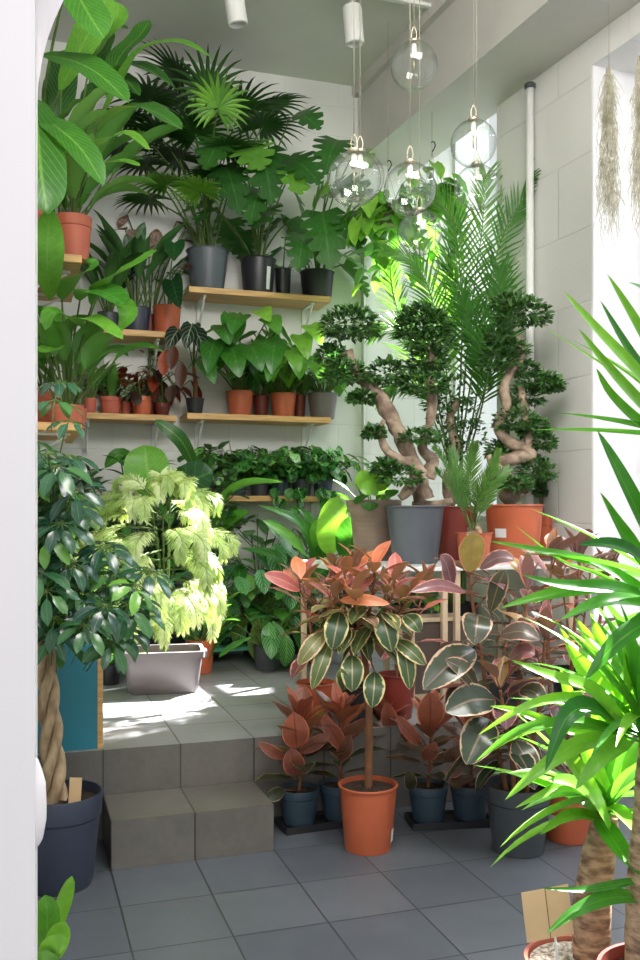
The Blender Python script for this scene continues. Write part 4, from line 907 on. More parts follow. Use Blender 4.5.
# ================================================================== table top: bonsai trees, cycad
def onv2(px, v, z): return onv(px, v, z)
pt = onv(374, 4.95, TZ); r = root('plant_saucer', 'taupe saucer under the taupe ribbed pot', 'saucer', pt); s = pt.y / F
m = MB(); m.lathe([(0, .004), (20 * s, .0), (23 * s, .035), (24.5 * s, .058), (23.5 * s, .058), (20 * s, .014), (0, .012)], 40); m.build('dish', M['taupe'], r)
pt2 = pt + V((0, 0, .0165)); pt = pt + V((0, 0, .0012)); r.location = pt; r, po = plant('potted_fiddle_leaf_fig', 'low round-leaved plant in the taupe ringed pot at the left of the plant table', 'potted plant', pt2, (26.5 * s, 19 * s, 57 * s, 'taupe', 'ringed'))
h = 50 * s
mb = g_heart(r, h, 12, .11, .09, 'bons', (.03, .16), (20, 85), (-30, 40), pr='ellip', back=.02, fin_=False, spread=.08)
for pth, w, rv in [([(372, 492, 5.1), (365, 482, 5.0), (362, 470, 4.98)], .11, .9), ([(385, 490, 5.1), (382, 475, 5.0), (380, 462, 5.0)], .12, .95), ([(378, 492, 5.0), (370, 488, 4.9), (360, 490, 4.88)], .08, .8)]:
    blade(mb, towards(r, *pth), w, 'ellip', (.1, -1, .2), .1, rv, 0, 8)
fin(mb, r, 'heart')
D1 = 5.08
pt = onv(415, 4.62, TZ); s = pt.y / F; D1 = pt.y
r, po = plant('potted_bonsai', 'ficus bonsai with a long leaning trunk in the slate grey pot on the plant table', 'bonsai tree', pt, (29 * s, 22.5 * s, 57 * s, 'greyp', 'nursery', 'soil', .93), 'bonsai trees on the plant table')
g_bonsai(r, [[(424, 500, 0, .075), (420, 486, 0, .068), (416, 468, 0, .05), (404, 445, 0, .052), (392, 420, 0, .056), (380, 398, 0, .05), (366, 382, 0, .044), (354, 366, 0, .038), (346, 352, 0, .05)],
             [(412, 505, .1, .03), (436, 505, .08, .034), (452, 500, .05, .02)],
             [(428, 478, .05, .05), (432, 462, .05, .046), (422, 448, .05, .036), (428, 430, .05, .03), (432, 405, .05, .036), (430, 380, .05, .032), (432, 355, .05, .03), (428, 344, .05, .02)],
             [(412, 462, -.05, .04), (396, 458, -.05, .036), (385, 448, -.05, .03), (380, 432, -.05, .022), (384, 420, -.05, .014)],
             [(420, 470, 0, .05), (410, 488, -.08, .04), (400, 498, -.1, .025)]],
         [(350, 330, -.02, 28, 19), (345, 378, -.05, 24, 13), (332, 358, 0, 14, 10), (386, 378, 0, 19, 15), (362, 400, -.05, 12, 6), (424, 330, .05, 27, 18), (420, 318, .1, 22, 10), (428, 365, .05, 20, 14), (424, 388, 0, 22, 14), (432, 345, 0, 24, 10), (374, 435, -.05, 10, 6), (400, 480, -.1, 22, 10), (420, 440, -.05, 20, 8), (385, 470, -.1, 12, 8)], D1)
pt = onv(452, 4.86, TZ); s = pt.y / F
r, po = plant('potted_bonsai', 'bushy dark bonsai in the maroon pot between the grey and large orange pots', 'bonsai tree', pt, (25 * s, 20 * s, 53 * s, 'maroon', 'nursery'), 'bonsai trees on the plant table')
g_bonsai(r, [[(452, 505, .0, .05), (448, 480, 0, .04), (456, 450, 0, .035), (450, 420, 0, .03), (458, 400, 0, .02)]], [(455, 398, .05, 20, 18), (462, 420, 0, 18, 16), (444, 428, 0, 20, 16), (470, 440, .05, 16, 14), (452, 455, .0, 20, 14), (440, 405, .1, 16, 12)], pt.y, 190)
pt = onv(514, 4.62, TZ); s = pt.y / F
r, po = plant('potted_bonsai', 'ficus bonsai with a zigzag trunk in the large orange pot with a white sticker', 'bonsai tree', pt, (28.5 * s, 24 * s, 56 * s, 'orange', 'nursery', 'soil', .93), 'bonsai trees on the plant table')
sticker(po, 28.5 * s, 24 * s, 56 * s, FRONT - .72, .075, .05, .5)
g_bonsai(r, [[(516, 502, 0, .07), (505, 492, 0, .05), (520, 484, -.05, .04), (528, 492, -.05, .03)], [(516, 498, .02, .06), (506, 476, 0, .045), (500, 464, 0, .04), (516, 458, 0, .055), (530, 456, -.02, .045), (522, 448, 0, .04), (506, 440, 0, .04), (498, 424, 0, .036), (507, 408, 0, .036), (504, 392, 0, .038), (508, 376, 0, .03), (518, 362, 0, .032), (521, 348, 0, .03), (518, 336, 0, .02)],
             [(530, 456, -.02, .035), (528, 430, 0, .034), (524, 405, 0, .03), (520, 385, 0, .02)], [(500, 470, -.05, .03), (492, 462, -.05, .034), (488, 455, -.05, .02)]],
         [(522, 318, 0, 27, 16), (510, 305, .05, 18, 8), (500, 340, 0, 14, 9), (500, 364, 0, 19, 14), (512, 352, 0, 16, 8), (540, 385, 0, 22, 9), (527, 400, .05, 16, 12), (515, 425, 0, 20, 14), (534, 432, 0, 14, 12), (542, 445, 0, 12, 10), (536, 475, 0, 18, 14), (548, 388, 0, 14, 7), (525, 372, .05, 14, 8), (500, 452, .05, 12, 8), (515, 486, -.12, 14, 6)], pt.y)
pt = onv(548, 4.88, TZ); s = pt.y / F
r, po = plant('potted_bonsai', 'orange pot at the far end of the plant table, mostly behind the larger one', 'bonsai tree', pt, (17 * s, 14 * s, 42 * s, 'terra', 'collar'))
g_bonsai(r, [[(548, 512, .0, .03), (545, 490, 0, .025), (550, 470, 0, .02)]], [(548, 478, 0, 10, 10), (545, 492, 0, 10, 8)], pt.y)
pt = onv(474, 4.36, TZ); s = pt.y / F
r, po = plant('potted_cycad', 'young cycad with stiff feathery fronds in the small orange pot at the table edge', 'potted plant', pt, (18 * s, 14 * s, 32 * s, 'terra', 'nursery'))
sticker(po, 18 * s, 14 * s, 32 * s, FRONT - .4, .03, .04, .9, 'tagw', 'price_tag')
m = MB(); m.lathe([(0, .11), (.03, .12), (.045, .15), (.04, .19), (.02, .215), (0, .22)], 20, mat=0); m.build('stem', M['barky'], r)
mb = MB()
for pth, rv in [([(470, 530, 4.72), (462, 500, 4.68), (450, 470, 4.65), (434, 448, 4.6)], .5), ([(472, 530, 4.72), (470, 490, 4.68), (472, 460, 4.66), (474, 446, 4.64)], .7), ([(474, 530, 4.72), (480, 500, 4.66), (490, 475, 4.62), (498, 452, 4.6)], .6), ([(470, 530, 4.72), (460, 505, 4.6), (446, 482, 4.5), (436, 472, 4.45)], .3), ([(474, 530, 4.75), (484, 505, 4.8), (498, 480, 4.82), (508, 470, 4.85)], .4), ([(472, 530, 4.72), (476, 505, 4.6), (486, 485, 4.5), (496, 478, 4.42)], .8), ([(472, 530, 4.74), (462, 500, 4.8), (456, 470, 4.85), (452, 450, 4.9)], .3)]:
    frond(mb, towards(r, *pth), .1, .0085, 40, .75, rv, .12, 0, 1, .004, (.5, 1, .35), nh=(0, -.7, .5), start=.22, vee=.3)
fin(mb, r, 'cyc')

# ---------------- areca palm behind the bonsai
pt = onv(456, 5.75, UP_Z); D5 = pt.y
r, po = plant('potted_palm', 'tall feathery palm standing behind the bonsai trees by the window', 'potted palm', pt, (.17, .14, .34, 'black', 'nursery'))
for (bx, by) in [(452, 470), (462, 440), (470, 455), (446, 480)]:
    m = MB(); q = P(bx, by, D5) - pt; m.tube([V((R.uniform(-.06, .06), R.uniform(-.06, .06), .3)), q * .6 + V((0, 0, .1)), q], [.02, .017, .012], 8, sub=5); m.build('stem', M['gstem'], r)
mb = MB()
for pth, L, rv in [([(462, 440, 5.95), (480, 330, 5.9), (505, 230, 5.8), (541, 178, 5.7)], .28, .45), ([(456, 450, 5.95), (462, 330, 5.85), (455, 230, 5.75), (432, 190, 5.7)], .34, .6), ([(460, 440, 6), (470, 320, 6.0), (482, 230, 6.0), (486, 175, 6.0)], .34, .75), ([(450, 470, 5.95), (430, 370, 5.85), (400, 330, 5.75), (372, 335, 5.7)], .26, .7), ([(452, 470, 5.95), (440, 340, 5.85), (420, 270, 5.75), (385, 250, 5.7)], .3, .7),
                   ([(466, 450, 5.9), (490, 370, 5.8), (500, 310, 5.7), (500, 270, 5.65)], .32, .5), ([(460, 450, 6.0), (445, 360, 6.05), (446, 290, 6.1), (458, 220, 6.1)], .34, .85), ([(455, 470, 5.9), (430, 400, 5.7), (405, 385, 5.6), (380, 400, 5.55)], .22, .6), ([(466, 450, 6.0), (478, 380, 6.0), (470, 320, 5.95), (448, 270, 5.9)], .34, .3), ([(452, 470, 6.05), (420, 380, 6.1), (395, 300, 6.15), (390, 260, 6.15)], .26, .8), ([(470, 450, 5.95), (485, 390, 5.85), (480, 350, 5.75), (462, 300, 5.7)], .3, .4)]:
    frond(mb, towards(r, *pth), L * .92, .015, 36, .85, rv, .5, 0, 1, .007, (.55, 1, .45), nh=(.1, -.7, .5), start=.25, vee=.1, seg=4)
fin(mb, r, 'palm')
# ---------------- hanging plants and pendants
def hanging(px, py, d, label, n, L, rr, rb=.08):
    c = P(px, py, d); r = root('hanging_pothos', label, 'hanging plant', c); h = .12
    pot(rb, rb * .75, h, 'taupe', r, 'nursery')
    zt = (4.0 if d < 6.0 or px > 400 else 4.575) - c.z
    m = MB(); m.tube([V((0, 0, .36)), V((0, 0, zt))], .002, 5); 
    for k in range(3): a = k * 2.1 + .4; m.tube([V((math.cos(a) * rb, math.sin(a) * rb, h)), V((0, 0, .36))], .0016, 5)
    m.build('hanger', M['cord'], r)
    hk = MB(); hk.tube([V((0, 0, .36)), V((.012, 0, .38)), V((.022, 0, .405)), V((.012, 0, .43)), V((-.006, 0, .425))], .004, 8, sub=4); hk.build('hook', M['blackm'], r)
    mb = g_heart(r, .1, n, L, L * .8, 'heart', (.06, .26), (-20, 80), (-80, -10), fin_=False, rr=rr, sw=.0025, sag=1.2, spread=.05)
    for k in range(7):
        a = R.uniform(0, 6.28); q = [V((math.cos(a) * rb, math.sin(a) * rb, h)), V((math.cos(a) * rb * 1.8, math.sin(a) * rb * 1.8, .04)), V((math.cos(a) * rb * 2.2, math.sin(a) * rb * 2.2, R.uniform(-.4, -.1)))]
        mb.tube(q, .0025, 5, 1, sub=4, at=(0, .5, .5)); s, _ = smooth(q, [0, 0, 0], 4)
        for x in s[1:]: leaf(mb, x, a + R.uniform(-1, 1), R.uniform(-1, 0), L * R.uniform(.6, 1), L * .6, 'heart', .4, back=.2, r=R.uniform(*rr))
    fin(mb, r, 'heart')
hanging(388, 226, 6.05, 'hanging pothos with pale trailing leaves below the glass globes', 44, .16, (.6, 1))
hanging(432, 206, 6.15, 'hanging leafy plant on a dark hook beside the palm, left of the far window', 18, .16, (.7, 1), .06)
# ================================================================== pendants, track lights, moss
ZC = 4.575
def pendant(px, py, rp, label):
    d = .1 * F / rp; c = P(px, py, d); r = root('glass_pendant', label, 'pendant lamp', c, 'clear glass globe pendants')
    m = MB(); pr = [(.022, .0975)]
    for i in range(1, 29): a = PI / 2 - .22 - (PI - .22) * i / 28; pr.append((.1 * math.cos(a), .1 * math.sin(a)))
    pr[-1] = (0.0005, -.1); m.lathe(pr, 40); m.build('globe', M['glass'], r)
    m = MB(); m.lathe([(0, .110), (.021, .110), (.023, .107), (.023, .096), (0, .094)], 24); cp = m.build('cap', M['brass'], r)
    m = MB(); m.lathe([(0, .092), (.011, .092), (.011, .045), (.009, .04), (0, .04)], 18); m.build('socket', M['socket'], r)
    m = MB(); m.tube([V((-.009, 0, .11)), V((-.011, 0, .14)), V((0, 0, .166)), V((.011, 0, .14)), V((.009, 0, .11))], .0016, 6, sub=4); m.build('loop', M['brass'], cp)
    m = MB(); m.tube([V((0, 0, .165)), V((0, 0, ZC - c.z))], .0018, 6); m.build('cable', M['cord'], r)
    m = MB(); m.tube([V((0, 0, .04)), V((0, 0, -.02))], .003, 6); m.build('filament_rod', M['brass'], r)
for a in [(414, 66, 23.5, 'topmost of the clear glass globe pendants'), (354, 179, 27, 'clear glass globe at the far left of the pendant cluster, front one of two overlapping'), (360, 177, 24.6, 'clear glass globe showing behind the leftmost pendant'), (410, 189, 26, 'clear glass globe hanging in the middle of the pendant cluster'),
          (473.5, 143.5, 23, 'clear glass globe, upper one of the two overlapping at the right of the cluster'), (476.5, 187, 22, 'clear glass globe, lower one of the two overlapping at the right of the cluster'), (419.5, 233, 22.3, 'lowest of the clear glass globe pendants, in front of the trailing leaves')]: pendant(*a)
vt = 5.37; a, b = us(215, vt), us(442, vt); c = RV((a + b) / 2, vt, ZC)
r = root('ceiling_track', 'white lighting track fixed along the ceiling', 'lighting track', c); r.rotation_euler = (0, 0, RZ)
m = MB(); x = (b - a) / 2; m.box(-x, x, -.017, .017, -.022, -.001); m.build('rail_profile', M['white'], r, False); m = MB(); m.box(-.06, .06, -.02, .02, -.045, -.022); m.build('power_feed', M['white'], r, False)
def spot(px, label, tilt):
    c = onv(px, vt, ZC - .022); r = root('track_spotlight', label, 'spotlight', c, 'white track spotlights')
    m = MB(); m.box(-.02, .02, -.016, .016, -.05, -.001); m.build('adapter', M['white'], r, False)
    m = MB(); m.tube([V((0, 0, -.05)), V((0, 0, -.085))], .008, 8); m.build('arm', M['white'], r)
    m = MB(); m.lathe([(0, 0), (.055, 0), (.06, -.006), (.06, -.225), (.052, -.23), (.05, -.2), (0, -.19)], 32); o = m.build('lamp_housing', M['white'], r); o.location = (0, 0, -.083); o.rotation_euler = tilt
    o.modifiers.new('e', 'EDGE_SPLIT').split_angle = math.radians(40)
spot(232, 'white cylinder spotlight at the top, left of the glass globes', (.1, -.15, 0)); spot(352, 'white cylinder spotlight above the leftmost glass globes', (.05, -.08, 0))
def moss(px, py0, py1, d, wpx, label):
    t = P(px, py0, d); L = (py1 - py0) * d / F; wd = wpx * d / F; r = root('spanish_moss', label, 'air plant', t, 'spanish moss in the window niche')
    mb = MB()
    for k in range(420):
        a = R.uniform(0, 6.28); z0 = -R.random() ** 1.3 * L * .65; ln = L * R.uniform(.1, .3); q = wd * .5 * min(1, .25 + 1.6 * -z0 / L) * R.random() ** .7
        p = V((math.cos(a) * q, math.sin(a) * q * .7, z0)); pts = [p]
        for j in range(5): p = p + V((R.uniform(-.018, .018), R.uniform(-.018, .018), -ln / 5)); pts.append(p)
        mb.tube(pts, [.0013] * 5 + [.0006], 3, 0, caps=False)
    o = mb.build('strands', M['moss'], r); m = MB(); m.tube([V((0, 0, -.02)), V((0, 0, 3.84 - t.z))], .0015, 5); m.build('wire', M['cord'], r)
moss(609, 66, 262, 4.55, 22, 'hanging spanish moss, the whole strand in the window niche on the right')
moss(642, 52, 262, 4.35, 24, 'hanging spanish moss cut by the right picture edge')

# ================================================================== rubber plants
pt = onz(368, 848, 0); s = pt.y / F
r, po = plant('potted_rubber_tree', 'variegated rubber tree on a single trunk in the bright orange pot in front', 'potted plant', pt, (.115, .093, .255, 'orange', 'nursery', 'soil', .93))
sticker(po, .115, .093, .255, FRONT + 1.18, .035, .05, .25)
h = .235; t1 = P(366, 600, 3.6) - pt
tk = MB(); tk.tube([V((0, 0, .2)), P(369, 740, pt.y) - pt, P(368, 690, pt.y) - pt, P(362, 640, pt.y) - pt], [.016, .015, .014, .011], 10, sub=6, knob=.12); tk.build('trunk', M['stem'], r)
mb = MB()
tops = [(345, 585, 0), (300, 590, .12), (410, 600, .1), (375, 575, -.12), (330, 600, -.15), (395, 590, -.15), (356, 605, -.2)]
for (x, y, dd) in tops:
    e = P(x, y, pt.y + dd) - pt; b = P(362, 650, pt.y) - pt; q = [b, b.lerp(e, .5) + V((0, 0, -.02)), e]; mb.tube(q, [.009, .007, .005], 7, 1, sub=5, at=(0, .5, .5))
    a = R.uniform(0, 6)
    for i in range(15):
        f = i / 14; bb = b.lerp(e, .35 + .65 * f); a += 2.4; el_ = math.radians(-35 + 95 * f + R.uniform(-12, 12)); k = R.uniform(.8, 1.1) * (1 - .2 * f)
        bb2 = bb + dirv(a, el_ + .4) * .04; mb.tube([bb, bb2], .003, 5, 1, at=(0, .5, .5))
        leaf(mb, bb2, a, el_, .165 * k, .078 * k, 'rub', R.uniform(.3, .8), .12, min(1, max(0, f * .95 + R.uniform(-.18, .18))), 0, 8)
for (bx, by, tx, ty, w, rv) in [(340, 612, 332, 650, .1, .05), (380, 612, 392, 652, .1, .05), (352, 655, 352, 692, .095, .1), (375, 672, 372, 708, .09, .05), (330, 640, 312, 690, .07, .3), (325, 632, 298, 665, .075, .38), (405, 615, 420, 632, .075, .1), (395, 640, 425, 665, .07, .2), (402, 640, 410, 690, .075, .1), (340, 600, 390, 604, .05, 1), (300, 590, 264, 574, .065, .75), (345, 690, 340, 668, .06, .3)]:
    b, t = towards(r, (bx, by, 3.5), (tx, ty, 3.42)); blade(mb, [b, b.lerp(t, .5) + V((0, -.03, .01)), t], w * .92, 'rub', (.0, -.9, .4), .1, rv, 0, 9)
    mb.tube([b, b.lerp(P(362, 640, pt.y) - pt, .5)], .003, 5, 1, at=(0, .5, .5))
fin(mb, r, 'rub', 'stem')
def srub(px, py, rt, hp, label, n, L, top, leafs, mat='bluep', sm='rubs', grp='small red rubber plants along the platform'):
    pt = onz(px, py, 0); r, po = plant('potted_rubber_plant', label, 'potted plant', pt + V((0, 0, 0 if py == 800 else .022)), (rt, rt * .8, hp, mat, 'collar'), grp)
    tz = P(px, top, pt.y) - pt
    mb_st = [[V((0, 0, hp * .8)), V((.01, 0, hp + (tz.z - hp) * .5)), V((R.uniform(-.02, .02), 0, tz.z))]]
    g_rubber(r, hp, mb_st, L, L * .5, sm, n, None, el=(5, 66), clear=.2, trunkr=.008, droop=(.1, .5), stub=.03)
    if leafs:
        mb = MB()
        for (bx, by, tx, ty, w, rv) in leafs:
            b, t = towards(r, (bx, by, pt.y - .06), (tx, ty, pt.y - .11)); blade(mb, [b, b.lerp(t, .5) + V((0, -.015, 0)), t], w * .92, 'rub', (.1, -1, .2), .08, rv, 0, 9); mb.tube([b, V((0, 0, b.z - .02))], .003, 5, 1, at=(0, .5, .5))
        fin(mb, r, sm, 'stem', 'front_leaves')
    return pt
trays = []
q5 = srub(386, 800, .08, .14, 'small red rubber plant tucked behind the trunk of the front rubber tree', 16, .18, 722, [(392, 735, 386, 702, .085, .75), (398, 745, 412, 728, .06, .5), (384, 740, 372, 722, .06, .4)])
q1 = srub(299, 827, .085, .145, 'small red rubber plant with two round upright leaves, next to the steps', 17, .18, 728, [(297, 748, 294, 712, .125, .9), (296, 775, 291, 748, .1, .7), (284, 790, 266, 797, .06, .0), (300, 752, 330, 733, .06, .6), (285, 758, 258, 742, .05, .7)])
q2 = srub(336, 822, .085, .145, 'small red rubber plant mostly hidden behind the bright orange pot', 18, .185, 725, [(345, 750, 322, 716, .075, .8), (340, 760, 350, 735, .07, .5)])
q3 = srub(428, 824, .085, .15, 'small red rubber plant with one broad pink upright leaf, right of the orange pot', 18, .185, 735, [(430, 728, 430, 692, .13, .8), (424, 760, 436, 742, .07, .7), (420, 745, 396, 715, .06, .75), (445, 760, 460, 745, .06, .4), (412, 790, 408, 770, .06, .1)])
q4 = srub(470, 822, .085, .145, 'small rubber plant with darker leaves beside the charcoal pot', 16, .17, 742, [(462, 765, 445, 775, .06, .5)])
def carry(pa, pb, label):
    c = (pa + pb) / 2; L = (pb - pa).length / 2 + .085; r = root('carry_tray', label, 'tray', c); r.rotation_euler = (0, 0, math.atan2(pb.y - pa.y, pb.x - pa.x))
    m = MB(); y = .08; m.box(-L, L, -y, y, 0, .016); m.build('tray_base', M['black'], r, False)
    k = MB()
    for s in (-1, 1): k.box(-L, L, s * y - (.006 if s > 0 else 0), s * y + (.006 if s < 0 else 0), .016, .03); k.box(s * L - (.006 if s > 0 else 0), s * L + (.006 if s < 0 else 0), -y, y, .016, .03)
    k.build('tray_rim', M['black'], r, False)
carry(q1, q2, 'black carry tray under the two small rubber plants beside the steps'); carry(q3, q4, 'black carry tray under the two small rubber plants right of the orange pot')
for p_ in (): pass
# charcoal pot, tall dark rubber plant
pt = onz(518, 850, 0)
r, po = plant('potted_rubber_plant', 'tall dark rubber plant on several stems in the large charcoal pot', 'potted plant', pt, (.128, .1, .262, 'dgrey', 'collar'))
def st_(*pp): return [P(x, y, pt.y + d) - pt for x, y, d in pp]
g_rubber(r, .24, [st_((508, 800, 0), (500, 760, 0), (485, 680, .02), (472, 600, .0), (470, 575, 0)), st_((520, 800, .04), (516, 750, .04), (520, 660, .04), (528, 590, .04)), st_((526, 800, -.03), (530, 760, -.03), (540, 700, -.05), (545, 640, -.05)), st_((514, 800, -.05), (512, 760, -.06), (505, 720, -.1), (500, 690, -.12))],
         .22, .088, 'rubd', 13, None, el=(-20, 35), clear=.3, trunkr=.011, droop=(.3, .8))
mb = MB()
for (bx, by, tx, ty, w, rv) in [(470, 572, 472, 532, .115, 1), (452, 588, 440, 555, .075, .65), (465, 592, 410, 592, .06, .7), (480, 568, 515, 560, .07, .55), (490, 612, 505, 570, .08, .3), (478, 615, 474, 645, .125, .2), (475, 650, 423, 690, .14, .15), (495, 700, 445, 712, .14, .05), (490, 720, 466, 765, .15, .1), (500, 635, 540, 640, .09, .45), (510, 660, 535, 655, .08, .7), (520, 690, 545, 705, .09, .3), (515, 740, 535, 790, .11, .1), (478, 690, 445, 660, .08, .4)]:
    b, t = towards(r, (bx, by, 3.5), (tx, ty, 3.4)); blade(mb, [b, b.lerp(t, .5) + V((0, -.02, .025)), t], w * .92, 'rub', (.0, -.85, .5), .1, rv, 0, 9)
    mb.tube([b, b + (P(495, by + 10, pt.y) - pt - b) * .6], .0035, 5, 1, at=(0, .5, .5))
fin(mb, r, 'rubd', 'stem', 'front_leaves')
pt = onz(568, 838, 0)
r, po = plant('potted_rubber_plant', 'rubber plant in the orange pot on the right, behind the yucca leaves', 'potted plant', pt, (.11, .09, .225, 'orange', 'nursery'))
sticker(po, .11, .09, .225, FRONT - .95, .04, .05, .4)
g_rubber(r, .2, [st_((568, 800, .0), (570, 700, .1), (575, 620, .12), (580, 560, .12)), st_((572, 800, .1), (585, 700, .15), (600, 620, .2), (606, 580, .2)), st_((560, 800, .05), (552, 720, .1), (548, 640, .14), (552, 560, .14))], .2, .095, 'rubd', 11, (.25, .95), el=(-10, 50), clear=.35, trunkr=.01)
# pots on the raised floor behind
pt = onv(316, 4.0, UP_Z)
r, po = plant('potted_rubber_plant', 'rubber plant in the bright orange pot on the raised floor edge', 'potted plant', pt, (.09, .072, .19, 'orange', 'nursery'))
g_rubber(r, .17, [[V((0, 0, .15)), V((-.02, 0, .4)), P(300, 585, pt.y) - pt], [V((.01, 0, .15)), V((.05, 0, .4)), P(335, 575, pt.y) - pt]], .17, .08, 'rub', 10, (.35, .9), el=(-10, 50), clear=.35)
pt = onv(397, 4.0, UP_Z)
r, po = plant('potted_rubber_plant', 'rubber plant in the maroon pot in front of the wooden crate', 'potted plant', pt, (.088, .07, .205, 'maroon', 'nursery'))
g_rubber(r, .18, [[V((0, 0, .15)), V((-.01, 0, .4)), P(385, 590, pt.y) - pt], [V((.01, 0, .15)), V((.06, 0, .35)), P(425, 585, pt.y) - pt]], .16, .07, 'rub', 9, (.45, .95), el=(-10, 50), clear=.4)
pt = onv(352, 3.98, UP_Z)
r, po = plant('potted_rubber_plant', 'pink and orange-tipped rubber plant behind the front rubber tree', 'potted plant', pt, (.085, .07, .17, 'black', 'nursery'))
g_rubber(r, .15, [[V((0, 0, .13)), V((.0, 0, .4)), P(352, 570, pt.y) - pt], [V((.0, 0, .13)), V((-.03, 0, .35)), P(330, 600, pt.y) - pt]], .17, .08, 'rub', 10, (.5, 1), el=(0, 60), clear=.4)
pt = onv(505, 4.02, UP_Z)
r, po = plant('potted_rubber_plant', 'dark rubber plant in a black pot on the raised floor under the large orange pot', 'potted plant', pt, (.09, .075, .18, 'black', 'nursery'))
g_rubber(r, .16, [[V((0, 0, .14)), V((.0, 0, .3)), P(510, 620, pt.y) - pt], [V((.0, 0, .14)), V((.08, 0, .3)), P(545, 600, pt.y) - pt]], .19, .09, 'rubd', 9, (.1, .8), el=(-10, 45), clear=.3)
pt = onv(570, 4.0, UP_Z)
r, po = plant('potted_rubber_plant', 'pink rubber plant by the right wall below the table end', 'potted plant', pt, (.09, .075, .18, 'black', 'nursery'))
g_rubber(r, .16, [[V((0, 0, .14)), V((.0, 0, .3)), P(560, 570, pt.y) - pt], [V((.0, 0, .14)), V((.05, 0, .3)), P(590, 575, pt.y) - pt]], .18, .085, 'rub', 10, (.5, .95), el=(-10, 50), clear=.3)
pt = onv(410, 4.62, UP_Z)
r, po = plant('potted_pothos', 'bright green leafy plant in the shade under the plant table', 'potted plant', pt, (.1, .08, .46, 'black', 'nursery'))
g_heart(r, .42, 14, .13, .1, 'heart', (.06, .2), (20, 80), (-40, 10), rr=(.4, 1))

# ================================================================== yuccas, right foreground
def crown(mb, c, n, L, wid, el=(-20, 80), az=(0, 360), rr=(0, 1), droop=(.2, .9)):
    for k in range(n):
        a = math.radians(R.uniform(*az)); e = math.radians(R.uniform(*el)); q = R.uniform(.75, 1.1)
        leaf(mb, c + V((0, 0, R.uniform(-.03, .03))), a, e, L * q, wid * R.uniform(.8, 1.1), 'thin', R.uniform(*droop), .22, R.uniform(*rr), 0, 8, cross=1)
def hero(mb, r, lst, d0):
    for pth, w, rv in lst:
        q = towards(r, *pth); blade(mb, q, w, 'strap' if len(q) == 2 else 'thin', (-.1, -.7, .7), .15, rv, 0, 10)
pt = V(((579 - CX) / F * 2.2, 2.2, 0))
r, po = plant('potted_yucca', 'sunlit yucca with a short thick cane in the pinkish pot of pale soil', 'potted plant', pt, (.125, .105, .268, 'terrap', 'nursery', 'gravel', .96))
tk = MB(); tk.tube([P(592, 950, 2.2) - pt + V((0, 0, -.02)), P(592, 905, 2.2) - pt, P(597, 865, 2.2) - pt, P(603, 832, 2.2) - pt, P(606, 815, 2.2) - pt], [.047, .044, .041, .034, .028], 18, sub=6, knob=.10); tk.build('trunk', M['barky'], r)
mb = MB(); c = P(606, 812, 2.2) - pt
crown(mb, c, 26, .36, .045, (10, 85), (20, 340), (.5, 1)); hero(mb, r, [([(606, 815, 2.2), (585, 795, 2.1), (560, 788, 2.02), (515, 808, 1.98)], .04, .9), ([(606, 818, 2.18), (575, 785, 2.05), (548, 780, 2.0)], .05, .8), ([(604, 820, 2.2), (570, 815, 2.1), (540, 835, 2.05)], .035, .8), ([(610, 830, 2.1), (590, 790, 2.0), (560, 745, 1.95), (540, 720, 1.95)], .05, .85), ([(600, 820, 2.15), (620, 850, 2.0), (640, 875, 1.9)], .05, .5), ([(612, 815, 2.2), (590, 760, 2.15), (570, 700, 2.1), (560, 668, 2.1)], .05, 1), ([(610, 815, 2.25), (600, 760, 2.25), (592, 700, 2.25)], .05, .9)], 2)
fin(mb, r, 'yuc')
pt2 = P(640, 965, 1.98); pt2 = V((pt2.x + .02, pt2.y, 0))
r, po = plant('potted_yucca', 'tall yucca with several leafy crowns at the right picture edge', 'potted plant', pt2, (.135, .11, .37, 'maroon', 'nursery', 'soil', .93))
def tkk(pts, rad): m = MB(); m.tube([P(*q) - pt2 for q in pts], rad, 16, sub=6, knob=.1); m.build('trunk', M['barky'], r)
tkk([(634, 975, 1.98), (632, 900, 1.98), (636, 820, 1.98), (640, 760, 1.98), (640, 735, 1.98)], [.045, .042, .036, .034, .03])
tkk([(660, 975, 2.05), (668, 850, 2.05), (676, 700, 2.05), (682, 600, 2.05)], [.04, .038, .035, .03])
tkk([(672, 975, 2.0), (690, 800, 1.95), (700, 600, 1.95), (702, 470, 1.95)], [.04, .038, .035, .03])
mb = MB()
c = P(632, 728, 1.98) - pt2; crown(mb, c, 26, .34, .034, (15, 88), (80, 290), (.4, 1), (.2, 1.0))
